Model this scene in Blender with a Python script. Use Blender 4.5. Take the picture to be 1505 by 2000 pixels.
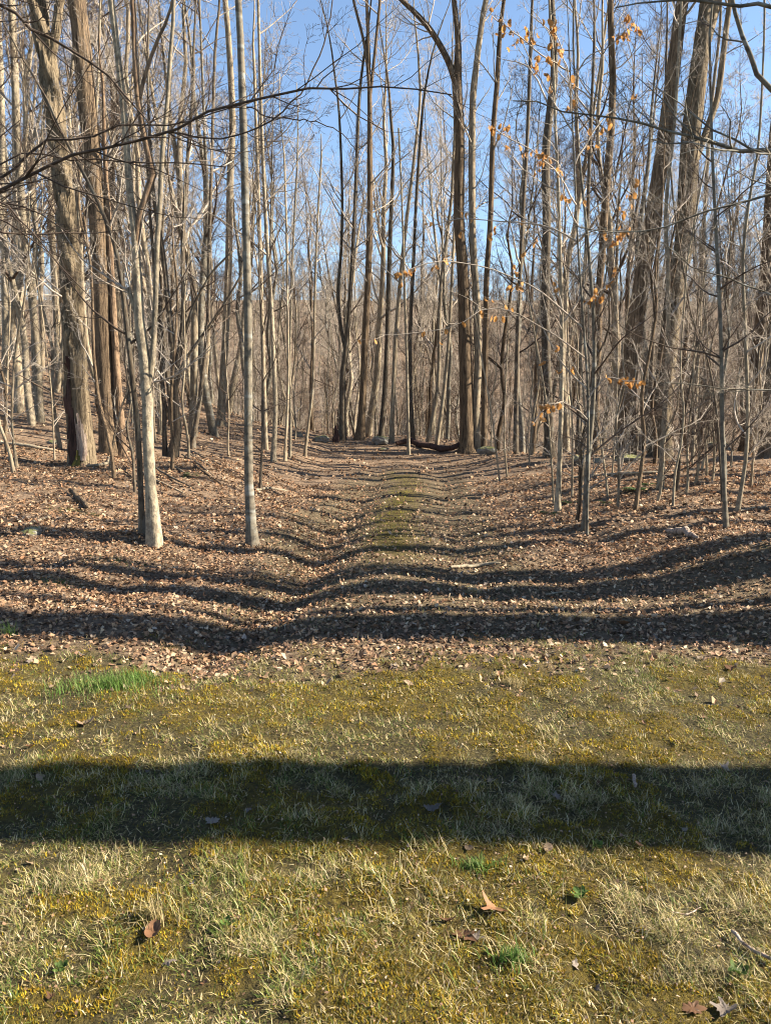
import bpy, math, random
import numpy as np
for o in list(bpy.data.objects):
    bpy.data.objects.remove(o)
sc = bpy.context.scene
COL = sc.collection
R_ = math.radians
# ---------------------------------------------------------------- camera, sky, sun, exposure
CAM_H, FPX, PITCH = 1.6, 1511.0, math.atan(200 / 1511.0)
SUN_EL, SUN_AZ = R_(33.0), R_(0.0)          # sun stands to the right (+X), almost square to the view
cam = bpy.data.cameras.new('camera')
cam.sensor_fit = 'VERTICAL'; cam.sensor_height = 24.0; cam.lens = 24.0 * FPX / 2000.0
cam.clip_start = 0.05; cam.clip_end = 3000
camo = bpy.data.objects.new('camera', cam); COL.objects.link(camo)
camo.location = (0, 0, CAM_H); camo.rotation_euler = (R_(90) - PITCH, 0, 0)
sc.camera = camo
w = bpy.data.worlds.new('World'); sc.world = w; w.use_nodes = True
nt = w.node_tree; nt.nodes.clear()
sky = nt.nodes.new('ShaderNodeTexSky'); sky.sky_type = 'NISHITA'; sky.sun_disc = False
sky.sun_elevation = SUN_EL; sky.sun_rotation = R_(90) - SUN_AZ
sky.air_density = 1.0; sky.dust_density = 0.2; sky.ozone_density = 1.8; sky.altitude = 200
bg = nt.nodes.new('ShaderNodeBackground'); bg.inputs[1].default_value = 0.057
wo = nt.nodes.new('ShaderNodeOutputWorld')
nt.links.new(sky.outputs[0], bg.inputs[0]); nt.links.new(bg.outputs[0], wo.inputs[0])
sun = bpy.data.lights.new('sun', 'SUN'); sun.energy = 5.0; sun.angle = R_(0.53); sun.color = (1.0, 0.88, 0.70)
suno = bpy.data.objects.new('sun', sun); COL.objects.link(suno)
suno.rotation_euler = (0, R_(90) - SUN_EL, SUN_AZ); suno.location = (30, 0, 30)
sc.view_settings.view_transform = 'Standard'; sc.view_settings.look = 'None'
sc.view_settings.exposure = 2.15; sc.view_settings.gamma = 1.0
sc.render.engine = 'CYCLES'
sc.cycles.use_denoising = True
sc.cycles.max_bounces = 5; sc.cycles.diffuse_bounces = 2; sc.cycles.glossy_bounces = 1; sc.cycles.transmission_bounces = 2
sc.cycles.use_adaptive_sampling = False
sc.render.filter_size = 1.2
try: sc.cycles.pixel_filter_type = 'BLACKMAN_HARRIS'; sc.cycles.filter_width = 1.1
except Exception: pass

# ---------------------------------------------------------------- numeric helpers
rng = np.random.default_rng(11)
def sstep(a, b, x):
    t = np.clip((x - a) / (b - a), 0, 1); return t * t * (3 - 2 * t)
def _hash(ix, iy, seed):
    h = (ix.astype(np.int64) * 374761393 + iy.astype(np.int64) * 668265263 + seed * 1442695041) & 0xFFFFFFFF
    h = ((h ^ (h >> 13)) * 1274126177) & 0xFFFFFFFF
    h = h ^ (h >> 16)
    return (h & 0xFFFFFF) / float(0x1000000)
def vnoise(x, y, seed=0):
    x = np.asarray(x, float); y = np.asarray(y, float)
    ix = np.floor(x); iy = np.floor(y); fx = x - ix; fy = y - iy
    fx = fx * fx * (3 - 2 * fx); fy = fy * fy * (3 - 2 * fy)
    a = _hash(ix, iy, seed); b = _hash(ix + 1, iy, seed); c = _hash(ix, iy + 1, seed); d = _hash(ix + 1, iy + 1, seed)
    return (a * (1 - fx) + b * fx) * (1 - fy) + (c * (1 - fx) + d * fx) * fy
def fbm(x, y, seed=0, octs=4):
    s = 0; a = 1; t = 0
    for k in range(octs):
        s = s + a * vnoise(x * 2 ** k + 17.3 * k, y * 2 ** k - 9.1 * k, seed + k); t += a; a *= 0.5
    return s / t
def unit(v): return v / np.maximum(np.linalg.norm(v, axis=-1, keepdims=True), 1e-9)

# ---------------------------------------------------------------- the lie of the land
def trail_x(y): return 0.08 + 0.55 * sstep(10, 21, y) - 2.6 * sstep(23, 34, y)
def ditch_x(y): return np.interp(y, [3.8, 5.3, 8.2, 16, 20], [-1.35, -1.12, -0.84, -0.62, -0.55])
def ground(x, y):
    x = np.asarray(x, float); y = np.asarray(y, float)
    h = 0.0 * x
    h = h + 0.03 * (fbm(x * 0.9, y * 0.9, 5, 3) - 0.5) * 2
    wild = sstep(4.4, 7.5, y)
    h = h + 0.32 * sstep(1.2, 4.6, x - 0.02 * (y - 8)) * wild * sstep(60, 24, y)
    left = np.clip(-x - 2.0, 0, 16)
    h = h + 0.20 * left * np.clip((y - 3) / 27.0, 0, 1.6) * sstep(95, 45, y) + 2.6 * sstep(-10, -34, x) * sstep(6, 30, y) * sstep(95, 45, y)
    h = h + 0.10 * sstep(0.5, 1.9, left + .5) * sstep(4.6, 6.8, y) * sstep(30, 14, y)
    h = h + wild * (0.15 * (fbm(x * 0.55 + 3, y * 0.55, 9, 3) - 0.5) + 0.06 * (fbm(x * 1.7, y * 1.7, 19, 2) - .5) + 0.035 * (fbm(x * 4.1, y * 3.3, 23, 2) - .5)) * 2 * (.25 + .75 * sstep(0.7, 2.0, np.abs(x - trail_x(y))))
    dd = (x - ditch_x(y)) / (0.24 + 0.022 * y)
    h = h - 0.12 * np.exp(-dd * dd) * sstep(3.9, 5.2, y) * sstep(20, 12, y)
    tx = x - trail_x(y)
    tr = sstep(5.2, 8, y) * sstep(30, 22, y)
    h = h + tr * (0.035 * np.exp(-(tx / 0.40) ** 2) - 0.06 * np.exp(-((np.abs(tx) - 0.85) / 0.28) ** 2))
    h = h - 0.16 * sstep(8, 16, y) * sstep(31, 23, y) * sstep(6, 2.5, np.abs(x - 0.4)) + 0.50 * np.exp(-((y - 31.5) / 3.6) ** 2) * sstep(-8, -3, x) * sstep(4, 1.2, x)
    # the bank with exposed roots on the left
    h = h + 0.35 * np.exp(-((x + 3.6) / 1.3) ** 2 - ((y - 16.0) / 2.2) ** 2)
    # beyond the crest the land falls into a hollow and climbs the far hillside
    crest = 34.0 - 11.5 * sstep(1.6, 5.0, x) + 14 * sstep(-3, -22, x)
    d = np.maximum(0, y - crest)
    h = h - 0.17 * d * sstep(0, 10, d) * sstep(72, 20, d) - 4.6 * sstep(15, 45, d)
    h = h + 38 * np.clip((y - 64) / 170, 0, 1) ** 1.1 + 1.6 * (fbm(x * 0.03, y * 0.03, 21, 3) - .5) * sstep(40, 90, y)
    return h
def ray(px, py):
    cx = (px - 752.5) / FPX; cy = (1000 - py) / FPX
    return np.array([cx, math.cos(PITCH) + cy * math.sin(PITCH), cy * math.cos(PITCH) - math.sin(PITCH)])
def at_depth(px, py, Y):
    d = ray(px, py); return np.array([0, 0, CAM_H]) + d * (Y / d[1])
def on_ground(px, py, ymax=60.0):
    d = ray(px, py); t = np.linspace(0.8, ymax, 6000) / d[1]
    P = d[None] * t[:, None]; z = P[:, 2] + CAM_H
    k = np.argmax(z < ground(P[:, 0], P[:, 1]))
    if k == 0: k = len(t) - 1
    return np.array([P[k, 0], P[k, 1], float(ground(P[k, 0], P[k, 1]))])

# ---------------------------------------------------------------- objects
def link(name, data):
    o = bpy.data.objects.new(name, data); COL.objects.link(o); return o
def tag(o, label=None, cat=None, group=None, kind=None):
    if label: o['label'] = label
    if cat: o['category'] = cat
    if group: o['group'] = group
    if kind: o['kind'] = kind
    return o
def thing(name, label, cat, loc, group=None, rotz=0.0):
    o = link(name, None); o.empty_display_size = 0.2; o.location = loc; o.rotation_euler = (0, 0, rotz)
    return tag(o, label, cat, group)
def part(name, mesh, parent, mat=None):
    o = link(name, mesh); o.parent = parent
    if mat is not None and len(mesh.materials) == 0: mesh.materials.append(mat)
    return o
def np_mesh(name, V, F, mat=None, smooth=True, col=None):
    """F: (n,k) int array or list of those"""
    me = bpy.data.meshes.new(name)
    Fs = F if isinstance(F, list) else [F]
    Fs = [np.asarray(f, np.int64) for f in Fs if len(f)]
    V = np.ascontiguousarray(V, np.float32)
    me.vertices.add(len(V)); me.vertices.foreach_set('co', V.ravel())
    nl = sum(f.size for f in Fs); npoly = sum(len(f) for f in Fs)
    me.loops.add(nl); me.polygons.add(npoly)
    me.loops.foreach_set('vertex_index', np.concatenate([f.ravel() for f in Fs]).astype(np.int32))
    tot = np.concatenate([np.full(len(f), f.shape[1]) for f in Fs])
    st = np.concatenate([[0], np.cumsum(tot)[:-1]])
    me.polygons.foreach_set('loop_start', st.astype(np.int32))
    me.polygons.foreach_set('use_smooth', np.full(npoly, smooth, bool))
    me.update(calc_edges=True)
    if col is not None:
        a = me.color_attributes.new('col', 'FLOAT_COLOR', 'POINT')
        c = np.ones((len(V), 4), np.float32); c[:, :3] = col
        a.data.foreach_set('color', c.ravel())
    if mat is not None: me.materials.append(mat)
    return me

# ---------------------------------------------------------------- materials
def new_mat(name, rough=0.9):
    m = bpy.data.materials.new(name); m.use_nodes = True
    n = m.node_tree.nodes; n.clear()
    out = n.new('ShaderNodeOutputMaterial'); b = n.new('ShaderNodeBsdfPrincipled')
    b.inputs['Roughness'].default_value = rough
    b.inputs['Specular IOR Level'].default_value = 0.25
    m.node_tree.links.new(b.outputs[0], out.inputs[0])
    return m, m.node_tree, b, out
def N(t, kind, **kw):
    n = t.nodes.new(kind)
    for k, v in kw.items():
        if k.startswith('i_'): n.inputs[k[2:].replace('_', ' ')].default_value = v
        else: setattr(n, k, v)
    return n
def ramp(t, fac, stops):
    r = t.nodes.new('ShaderNodeValToRGB')
    while len(r.color_ramp.elements) < len(stops): r.color_ramp.elements.new(0.5)
    for e, (p, c) in zip(r.color_ramp.elements, stops):
        e.position = p; e.color = (c[0], c[1], c[2], 1) if not isinstance(c, (int, float)) else (c, c, c, 1)
    t.links.new(fac, r.inputs[0]); return r.outputs[0]
def mixc(t, fac, a, b, mode='MIX'):
    m = t.nodes.new('ShaderNodeMix'); m.data_type = 'RGBA'; m.blend_type = mode
    for sock, v in ((m.inputs[0], fac), (m.inputs[6], a), (m.inputs[7], b)):
        if isinstance(v, (int, float)): sock.default_value = v
        elif isinstance(v, tuple): sock.default_value = (*v, 1)
        else: t.links.new(v, sock)
    return m.outputs[2]
def noise(t, vec, scale, detail=3, rough=0.6):
    n = t.nodes.new('ShaderNodeTexNoise'); n.inputs['Scale'].default_value = scale
    n.inputs['Detail'].default_value = detail; n.inputs['Roughness'].default_value = rough
    if vec is not None: t.links.new(vec, n.inputs['Vector'])
    return n.outputs['Fac']
def mapping(t, vec, scale):
    m = t.nodes.new('ShaderNodeMapping'); m.inputs['Scale'].default_value = scale
    t.links.new(vec, m.inputs['Vector']); return m.outputs[0]
def bark(name, dark, light, ridge=(26, 26, 3.2), bump=0.6, dist=0.03, lichen=None, lichen_amt=0.6, bands=None, lsc=(9, 9, 5)):
    m, t, b, out = new_mat(name, 0.92)
    co = t.nodes.new('ShaderNodeTexCoord').outputs['Object']
    oi = t.nodes.new('ShaderNodeObjectInfo')
    add = t.nodes.new('ShaderNodeVectorMath'); add.operation = 'ADD'
    sc_ = t.nodes.new('ShaderNodeVectorMath'); sc_.operation = 'SCALE'; sc_.inputs['Scale'].default_value = 37.0
    cmb = t.nodes.new('ShaderNodeCombineXYZ'); t.links.new(oi.outputs['Random'], cmb.inputs[0]); t.links.new(oi.outputs['Random'], cmb.inputs[2])
    t.links.new(cmb.outputs[0], sc_.inputs[0]); t.links.new(co, add.inputs[0]); t.links.new(sc_.outputs[0], add.inputs[1])
    v = add.outputs[0]
    rid = noise(t, mapping(t, v, ridge), 1.0, 3, 0.65)
    fine = noise(t, mapping(t, v, (60, 60, 22)), 1.0, 3, 0.7)
    big = noise(t, v, 1.3, 3, 0.6)
    c = ramp(t, rid, [(0.38, dark), (0.54, light)])
    c = mixc(t, 0.35, c, ramp(t, fine, [(0.3, tuple(x * .6 for x in dark)), (0.7, tuple(min(1, x * 1.15) for x in light))]))
    var = t.nodes.new('ShaderNodeHueSaturation')
    mr = t.nodes.new('ShaderNodeMapRange'); mr.inputs[3].default_value = 0.72; mr.inputs[4].default_value = 1.18
    t.links.new(oi.outputs['Random'], mr.inputs[0]); t.links.new(mr.outputs[0], var.inputs['Value']); t.links.new(c, var.inputs['Color'])
    c = var.outputs[0]
    c = mixc(t, ramp(t, big, [(0.45, 0.0), (0.75, 0.35)]), c, tuple(x * 1.3 for x in dark))
    if lichen:
        ln = noise(t, mapping(t, v, lsc), 1.0, 5, 0.7)
        c = mixc(t, ramp(t, ln, [(0.52, 0.0), (0.60, lichen_amt)]), c, lichen)
    if bands:
        bn = noise(t, mapping(t, v, (1.2, 1.2, 7.0)), 1.0, 2, 0.5)
        c = mixc(t, ramp(t, bn, [(0.60, 0.0), (0.66, 0.75)]), c, bands)
    t.links.new(c, b.inputs['Base Color'])
    bp = t.nodes.new('ShaderNodeBump'); bp.inputs['Strength'].default_value = bump; bp.inputs['Distance'].default_value = dist
    hm = t.nodes.new('ShaderNodeMath'); hm.operation = 'MULTIPLY_ADD'; hm.inputs[1].default_value = 0.35
    t.links.new(fine, hm.inputs[0]); t.links.new(rid, hm.inputs[2]); t.links.new(hm.outputs[0], bp.inputs['Height'])
    t.links.new(bp.outputs[0], b.inputs['Normal'])
    return m
M = {}
ALBEDO = {'twig_bark': .8, 'bark_tan': .66, 'bark_pale': .66, 'beech_leaf_orange': .75, 'moss_tufts': .75, 'grass_blades': .68, 'bark_dark': .55, 'bark_brown': .5, 'dry_leaf_litter': .84, 'forest_floor': .72}
M['ash'] = bark('bark_ridged_grey', (0.075, 0.052, 0.032), (0.42, 0.33, 0.215), ridge=(20, 20, 2.4), bump=1.0, dist=0.06)
M['oak'] = bark('bark_brown', (0.042, 0.027, 0.017), (0.36, 0.255, 0.16), ridge=(24, 24, 2.0), bump=1.0, dist=0.06)
M['pale'] = bark('bark_pale', (0.19, 0.155, 0.11), (0.46, 0.39, 0.28), ridge=(16, 16, 10), bump=0.6, dist=0.02, lichen=(0.17, 0.145, 0.115), lichen_amt=0.75, lsc=(17, 17, 11))
M['smooth'] = bark('bark_smooth_grey', (0.09, 0.08, 0.065), (0.26, 0.225, 0.17), ridge=(9, 9, 14), bump=0.3, dist=0.01, lichen=(0.34, 0.35, 0.31), lichen_amt=0.45, bands=(0.36, 0.36, 0.33))
M['tan'] = bark('bark_tan', (0.12, 0.09, 0.06), (0.45, 0.365, 0.255), ridge=(22, 22, 4), bump=0.6, dist=0.02, lichen=(0.42, 0.42, 0.34), lichen_amt=0.35)
M['dark'] = bark('bark_dark', (0.06, 0.045, 0.035), (0.21, 0.165, 0.115), ridge=(26, 26, 5), bump=0.7, dist=0.02, lichen=(0.36, 0.36, 0.31), lichen_amt=0.3)
M['rust'] = bark('bark_rusty', (0.10, 0.062, 0.04), (0.36, 0.245, 0.155), ridge=(18, 18, 6), bump=0.6, dist=0.02)
M['twig'] = bark('twig_bark', (0.25, 0.21, 0.175), (0.50, 0.435, 0.36), ridge=(20, 20, 20), bump=0.1, dist=0.005)
M['twig_dark'] = bark('twig_bark_dark', (0.055, 0.04, 0.034), (0.16, 0.115, 0.085), ridge=(20, 20, 20), bump=0.1, dist=0.005)
M['wood'] = bark('weathered_bare_wood', (0.16, 0.09, 0.07), (0.52, 0.42, 0.34), ridge=(30, 30, 1.6), bump=0.9, dist=0.03)
M['rot'] = bark('rotten_dark_wood', (0.03, 0.018, 0.014), (0.16, 0.09, 0.07), ridge=(26, 26, 2.0), bump=1.0, dist=0.04)
def vcol_mat(name, rough=0.85, trans=0.25, sat_noise=None):
    m, t, b, out = new_mat(name, rough)
    at = t.nodes.new('ShaderNodeAttribute'); at.attribute_name = 'col'
    t.links.new(at.outputs['Color'], b.inputs['Base Color'])
    if trans:
        tr = t.nodes.new('ShaderNodeBsdfTranslucent'); t.links.new(at.outputs['Color'], tr.inputs[0])
        mx = t.nodes.new('ShaderNodeMixShader'); mx.inputs[0].default_value = trans
        t.links.new(b.outputs[0], mx.inputs[1]); t.links.new(tr.outputs[0], mx.inputs[2]); t.links.new(mx.outputs[0], out.inputs[0])
    return m
M['litter'] = vcol_mat('dry_leaf_litter', 0.75, 0.15)
M['grass'] = vcol_mat('grass_blades', 0.6, 0.3)
M['moss'] = vcol_mat('moss_tufts', 0.95, 0.2)
def leaf_mat(name, a, c2, trans=0.2, scale=30):
    m, t, b, out = new_mat(name, 0.65)
    co = t.nodes.new('ShaderNodeTexCoord').outputs['Object']
    oi = t.nodes.new('ShaderNodeObjectInfo')
    n1 = noise(t, co, scale, 4, 0.7)
    c = mixc(t, n1, a, c2)
    hs = t.nodes.new('ShaderNodeHueSaturation')
    mr = t.nodes.new('ShaderNodeMapRange'); mr.inputs[3].default_value = 0.6; mr.inputs[4].default_value = 1.25
    t.links.new(oi.outputs['Random'], mr.inputs[0]); t.links.new(mr.outputs[0], hs.inputs['Value']); t.links.new(c, hs.inputs['Color'])
    t.links.new(hs.outputs[0], b.inputs['Base Color'])
    tr = t.nodes.new('ShaderNodeBsdfTranslucent'); t.links.new(hs.outputs[0], tr.inputs[0])
    mx = t.nodes.new('ShaderNodeMixShader'); mx.inputs[0].default_value = trans
    t.links.new(b.outputs[0], mx.inputs[1]); t.links.new(tr.outputs[0], mx.inputs[2]); t.links.new(mx.outputs[0], out.inputs[0])
    return m
M['leaf_brown'] = leaf_mat('fallen_leaf_brown', (0.20, 0.095, 0.045), (0.34, 0.19, 0.105))
M['leaf_tan'] = leaf_mat('fallen_leaf_tan', (0.29, 0.20, 0.125), (0.43, 0.32, 0.215))
M['leaf_grey'] = leaf_mat('fallen_leaf_grey', (0.19, 0.155, 0.13), (0.32, 0.27, 0.23))
M['beech_leaf'] = leaf_mat('beech_leaf_orange', (0.55, 0.24, 0.06), (0.70, 0.40, 0.15), trans=0.45, scale=14)
M['moss_clump'] = leaf_mat('moss_cushion', (0.10, 0.10, 0.015), (0.24, 0.20, 0.03), trans=0.1, scale=60)
M['fern'] = leaf_mat('evergreen_fern', (0.05, 0.10, 0.02), (0.12, 0.19, 0.05), trans=0.25)
def stone_mat():
    m, t, b, out = new_mat('mossy_stone', 0.95)
    co = t.nodes.new('ShaderNodeTexCoord').outputs['Object']
    g = t.nodes.new('ShaderNodeNewGeometry')
    c = ramp(t, noise(t, co, 7, 5, .7), [(0.35, (0.18, 0.165, 0.14)), (0.65, (0.42, 0.40, 0.36))])
    sep = t.nodes.new('ShaderNodeSeparateXYZ'); t.links.new(g.outputs['Normal'], sep.inputs[0])
    mu = t.nodes.new('ShaderNodeMath'); mu.operation = 'MULTIPLY'
    t.links.new(sep.outputs[2], mu.inputs[0]); t.links.new(noise(t, co, 4, 4, .6), mu.inputs[1])
    c = mixc(t, ramp(t, mu.outputs[0], [(0.28, 0.0), (0.42, 0.85)]), c, (0.16, 0.17, 0.04))
    t.links.new(c, b.inputs['Base Color'])
    bp = t.nodes.new('ShaderNodeBump'); bp.inputs['Strength'].default_value = .7; bp.inputs['Distance'].default_value = .03
    t.links.new(noise(t, co, 18, 5, .7), bp.inputs['Height']); t.links.new(bp.outputs[0], b.inputs['Normal'])
    return m
M['stone'] = stone_mat()
def ground_mat():
    m, t, b, out = new_mat('forest_floor', 0.95)
    co = t.nodes.new('ShaderNodeTexCoord').outputs['Object']
    at = t.nodes.new('ShaderNodeAttribute'); at.attribute_name = 'col'
    sep = t.nodes.new('ShaderNodeSeparateColor'); t.links.new(at.outputs['Color'], sep.inputs[0])
    lit = ramp(t, noise(t, co, 16, 5, .75), [(0.30, (0.06, 0.037, 0.024)), (0.5, (0.24, 0.165, 0.11)), (0.68, (0.46, 0.345, 0.24))])
    lit = mixc(t, ramp(t, noise(t, co, 1.7, 3, .6), [(0.35, 0.0), (0.7, 0.5)]), lit, (0.13, 0.085, 0.05))
    lawn = ramp(t, noise(t, co, 55, 4, .75), [(0.3, (0.018, 0.014, 0.006)), (0.52, (0.06, 0.05, 0.016)), (0.68, (0.18, 0.145, 0.05))])
    lawn = mixc(t, ramp(t, noise(t, co, 3.2, 3, .6), [(0.45, 0.0), (0.65, 0.4)]), lawn, (0.06, 0.05, 0.022))
    dirt = ramp(t, noise(t, co, 34, 6, .8), [(0.34, (0.035, 0.026, 0.016)), (0.52, (0.14, 0.105, 0.06)), (0.66, (0.33, 0.26, 0.155))])
    moss = ramp(t, noise(t, co, 40, 4, .7), [(0.3, (0.02, 0.016, 0.005)), (0.6, (0.13, 0.095, 0.014))])
    c = mixc(t, sep.outputs[0], lit, lawn)
    c = mixc(t, sep.outputs[1], c, dirt)
    c = mixc(t, sep.outputs[2], c, moss)
    t.links.new(c, b.inputs['Base Color'])
    bp = t.nodes.new('ShaderNodeBump'); bp.inputs['Strength'].default_value = 1.0; bp.inputs['Distance'].default_value = 0.05
    t.links.new(noise(t, co, 24, 5, .75), bp.inputs['Height']); t.links.new(bp.outputs[0], b.inputs['Normal'])
    return m
M['ground'] = ground_mat()

# ---------------------------------------------------------------- the ground sheet and its zones
def zone_lawn(x, y): return sstep(5.35, 4.25, y + 0.9 * (fbm(x * 1.1, y * 1.1, 31, 3) - .5) + 1.0 * (fbm(x * 6, y * 6, 32, 3) - .5) - 0.10 * np.clip(x, 0, 3))
def zone_trail(x, y):
    tx = np.abs(x - trail_x(y)); e = 1.5 + 0.6 * (fbm(x * 1.5, y * 1.5, 33, 3) - .5)
    return sstep(e + .35, e - .25, tx) * sstep(4.6, 6.0, y) * sstep(26, 17, y) + 0.75 * sstep(8.2, 6.6, y) * sstep(4.7, 5.6, y) * sstep(-0.2, 0.8, x) * (1 - sstep(e + .35, e - .25, tx))
def zone_moss(x, y):
    tx = x - trail_x(y)
    s = np.exp(-(tx / 0.36) ** 2) * sstep(7.4, 9.0, y) * sstep(23, 14, y)
    s = s + 0.7 * np.exp(-((x - .38) / .4) ** 2 - ((y - 20.5) / 1.4) ** 2)
    p = sstep(0.49, 0.58, .62 * fbm(x * 2.2 + 5, y * 2.2, 41, 3) + .42 * fbm(x * 9, y * 9, 43, 3)) * zone_lawn(x, y)
    return np.clip(s * sstep(.34, .56, fbm(x * 2.6, y * 1.3, 44, 4) + .08) + p, 0, 1)
def axis_pts(lo_fine, hi_fine, step, lo, hi, g):
    a = list(np.arange(lo_fine, hi_fine + 1e-6, step)); s = step
    while a[-1] < hi: s *= g; a.append(a[-1] + s)
    s = step; b = []; p = lo_fine
    while p > lo: s *= g; p -= s; b.append(p)
    return np.array(b[::-1] + a)
gx = axis_pts(-3.2, 3.2, 0.065, -420, 420, 1.065)
gy = axis_pts(1.2, 9.0, 0.06, -60, 620, 1.036)
GX, GY = np.meshgrid(gx, gy)
GZ = ground(GX, GY)
fine = sstep(30, 12, GY) * sstep(20, 6, np.abs(GX))
GZ = GZ + fine * 0.022 * (fbm(GX * 7, GY * 7, 61, 3) - .5) * 2
GZ = GZ + .022 * zone_moss(GX, GY) * (GY < 6) * fbm(GX * 9, GY * 9, 47, 2)
nx, ny = len(gx), len(gy)
V = np.stack([GX, GY, GZ], -1).reshape(-1, 3)
i = (np.arange(ny - 1)[:, None] * nx + np.arange(nx - 1)[None]).ravel()
F = np.stack([i, i + 1, i + nx + 1, i + nx], 1)
zc = np.stack([zone_lawn(GX, GY), np.clip(zone_trail(GX, GY), 0, 1), zone_moss(GX, GY)], -1).reshape(-1, 3)
go = link('ground', np_mesh('ground', V, F, M['ground'], True, zc))
tag(go, 'mossy lawn, leaf-strewn woodland floor and worn trail', None, None, 'structure')

# ---------------------------------------------------------------- tubes and branching
def tubes(polys):
    """polys: list of (P (B,n,3), R (B,n), sides) -> V, F"""
    Vs, Fs, off = [], [], 0
    for P, Rr, k in polys:
        B, n, _ = P.shape
        if B == 0: continue
        T = np.gradient(P, axis=1); T = unit(T)
        mean = unit(P[:, -1] - P[:, 0])
        ref = np.where(np.abs(mean[:, 2:3]) > 0.75, np.array([[1.0, 0.13, 0]]), np.array([[0, 0.05, 1.0]]))[:, None, :]
        U = unit(np.cross(T, np.broadcast_to(ref, T.shape))); W = np.cross(T, U)
        a = np.arange(k) * 2 * math.pi / k
        Vv = P[:, :, None] + Rr[:, :, None, None] * (np.cos(a)[None, None, :, None] * U[:, :, None] + np.sin(a)[None, None, :, None] * W[:, :, None])
        b = np.arange(B)[:, None, None] * n * k; r = np.arange(n - 1)[None, :, None] * k; c = np.arange(k)[None, None]
        c2 = (c + 1) % k
        q = np.stack([b + r + c, b + r + c2, b + r + k + c2, b + r + k + c], -1).reshape(-1, 4) + off
        Vs.append(Vv.reshape(-1, 3)); Fs.append(q); off += B * n * k
    return np.concatenate(Vs), np.concatenate(Fs)
def grow(g, P, Rr, nchild, trange, length, angle, npts, up=0.05, wob=0.12, rr=0.55, rmax=None, rmin=0.0012, fade=0.5, flat=0.0, taper=0.25):
    """children of every parent polyline; nchild per parent"""
    B, n, _ = P.shape
    if B == 0: return P, Rr
    t = g.uniform(trange[0], trange[1], (B, nchild))
    f = t * (n - 1); i0 = np.minimum(f.astype(int), n - 2); fr = (f - i0)[..., None]
    bi = np.arange(B)[:, None]
    s = P[bi, i0] * (1 - fr) + P[bi, i0 + 1] * fr
    tan = unit(P[bi, i0 + 1] - P[bi, i0])
    r = Rr[bi, i0] * (1 - fr[..., 0]) + Rr[bi, i0 + 1] * fr[..., 0]
    seg = np.linalg.norm(np.diff(P, axis=1), axis=2).sum(1)[:, None]
    L = (length[0] + (length[1] - length[0]) * g.random((B, nchild)))
    if length[2] == 'rel': L = L * seg
    L = L * (1 - fade * t)
    rnd = g.normal(size=(B, nchild, 3)); rnd[..., 2] *= (1 - flat)
    perp = unit(rnd - (rnd * tan).sum(-1, keepdims=True) * tan)
    a = g.uniform(angle[0], angle[1], (B, nchild))[..., None]
    d = unit(np.cos(a) * tan + np.sin(a) * perp)
    s = s.reshape(-1, 3); d = d.reshape(-1, 3); L = L.ravel(); r = r.ravel()
    C = np.zeros((len(s), npts, 3)); C[:, 0] = s; st = (L / (npts - 1))[:, None]
    for k in range(1, npts):
        C[:, k] = C[:, k - 1] + d * st
        d = unit(d + g.normal(size=d.shape) * wob + np.array([0, 0, up]))
    r0 = np.minimum(r * rr, L * 0.014 + 0.001) if rmax is None else np.minimum(r * rr, rmax)
    r0 = np.maximum(r0, rmin * 1.3)
    tt = np.linspace(0, 1, npts)[None]
    Rc = np.maximum(r0[:, None] * (1 - (1 - taper) * tt), rmin)
    return C, Rc
def crown_polys(g, stems, nl=14, zfrac=(0.35, 0.98), llen=(2.0, 4.5), nb=6, ntw=4, ntt=2, ang=(0.5, 1.1), up=0.10, sub=(0.35, 0.6), flat=0.0, rmin=0.0015):
    out = []
    for P, Rr in stems:
        C1, R1 = grow(g, P[None], Rr[None], nl, zfrac, (llen[0], llen[1], 'abs'), ang, 8, up, 0.13, 0.55, flat=flat)
        C2, R2 = grow(g, C1, R1, nb, (0.2, 0.98), (sub[0], sub[1], 'rel'), (0.4, 1.0), 6, up * .7, 0.16, 0.6)
        out += [(C1, R1, 5), (C2, R2, 3)]
        if ntw:
            C3, R3 = grow(g, C2, R2, ntw, (0.15, 1.0), (0.35, 0.6, 'rel'), (0.4, 1.0), 4, up * .5, 0.2, 0.65, rmin=rmin)
            out.append((C3, R3, 3))
            if ntt:
                C4, R4 = grow(g, C3, R3, ntt, (0.2, 1.0), (0.35, 0.7, 'rel'), (0.4, 0.9), 3, 0.03, 0.15, 0.8, rmin=rmin)
                out.append((C4, R4, 3))
    return out
def smooth_path(pts, n):
    """Catmull-Rom resample of (m,4) control points [x,y,z,r]"""
    pts = np.asarray(pts, float); m = len(pts)
    d = np.concatenate([[0], np.cumsum(np.linalg.norm(np.diff(pts[:, :3], axis=0), axis=1))])
    s = np.linspace(0, d[-1], n)
    e = np.vstack([2 * pts[0] - pts[1], pts, 2 * pts[-1] - pts[-2]])
    k = np.clip(np.searchsorted(d, s, side='right') - 1, 0, m - 2)
    u = ((s - d[k]) / (d[k + 1] - d[k]))[:, None]
    p0, p1, p2, p3 = e[k], e[k + 1], e[k + 2], e[k + 3]
    q = 0.5 * (2 * p1 + (p2 - p0) * u + (2 * p0 - 5 * p1 + 4 * p2 - p3) * u * u + (3 * p1 - p0 - 3 * p2 + p3) * u ** 3)
    q[:, 3] = pts[k, 3] * (1 - u[:, 0]) + pts[k + 1, 3] * u[:, 0]
    return q
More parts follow.
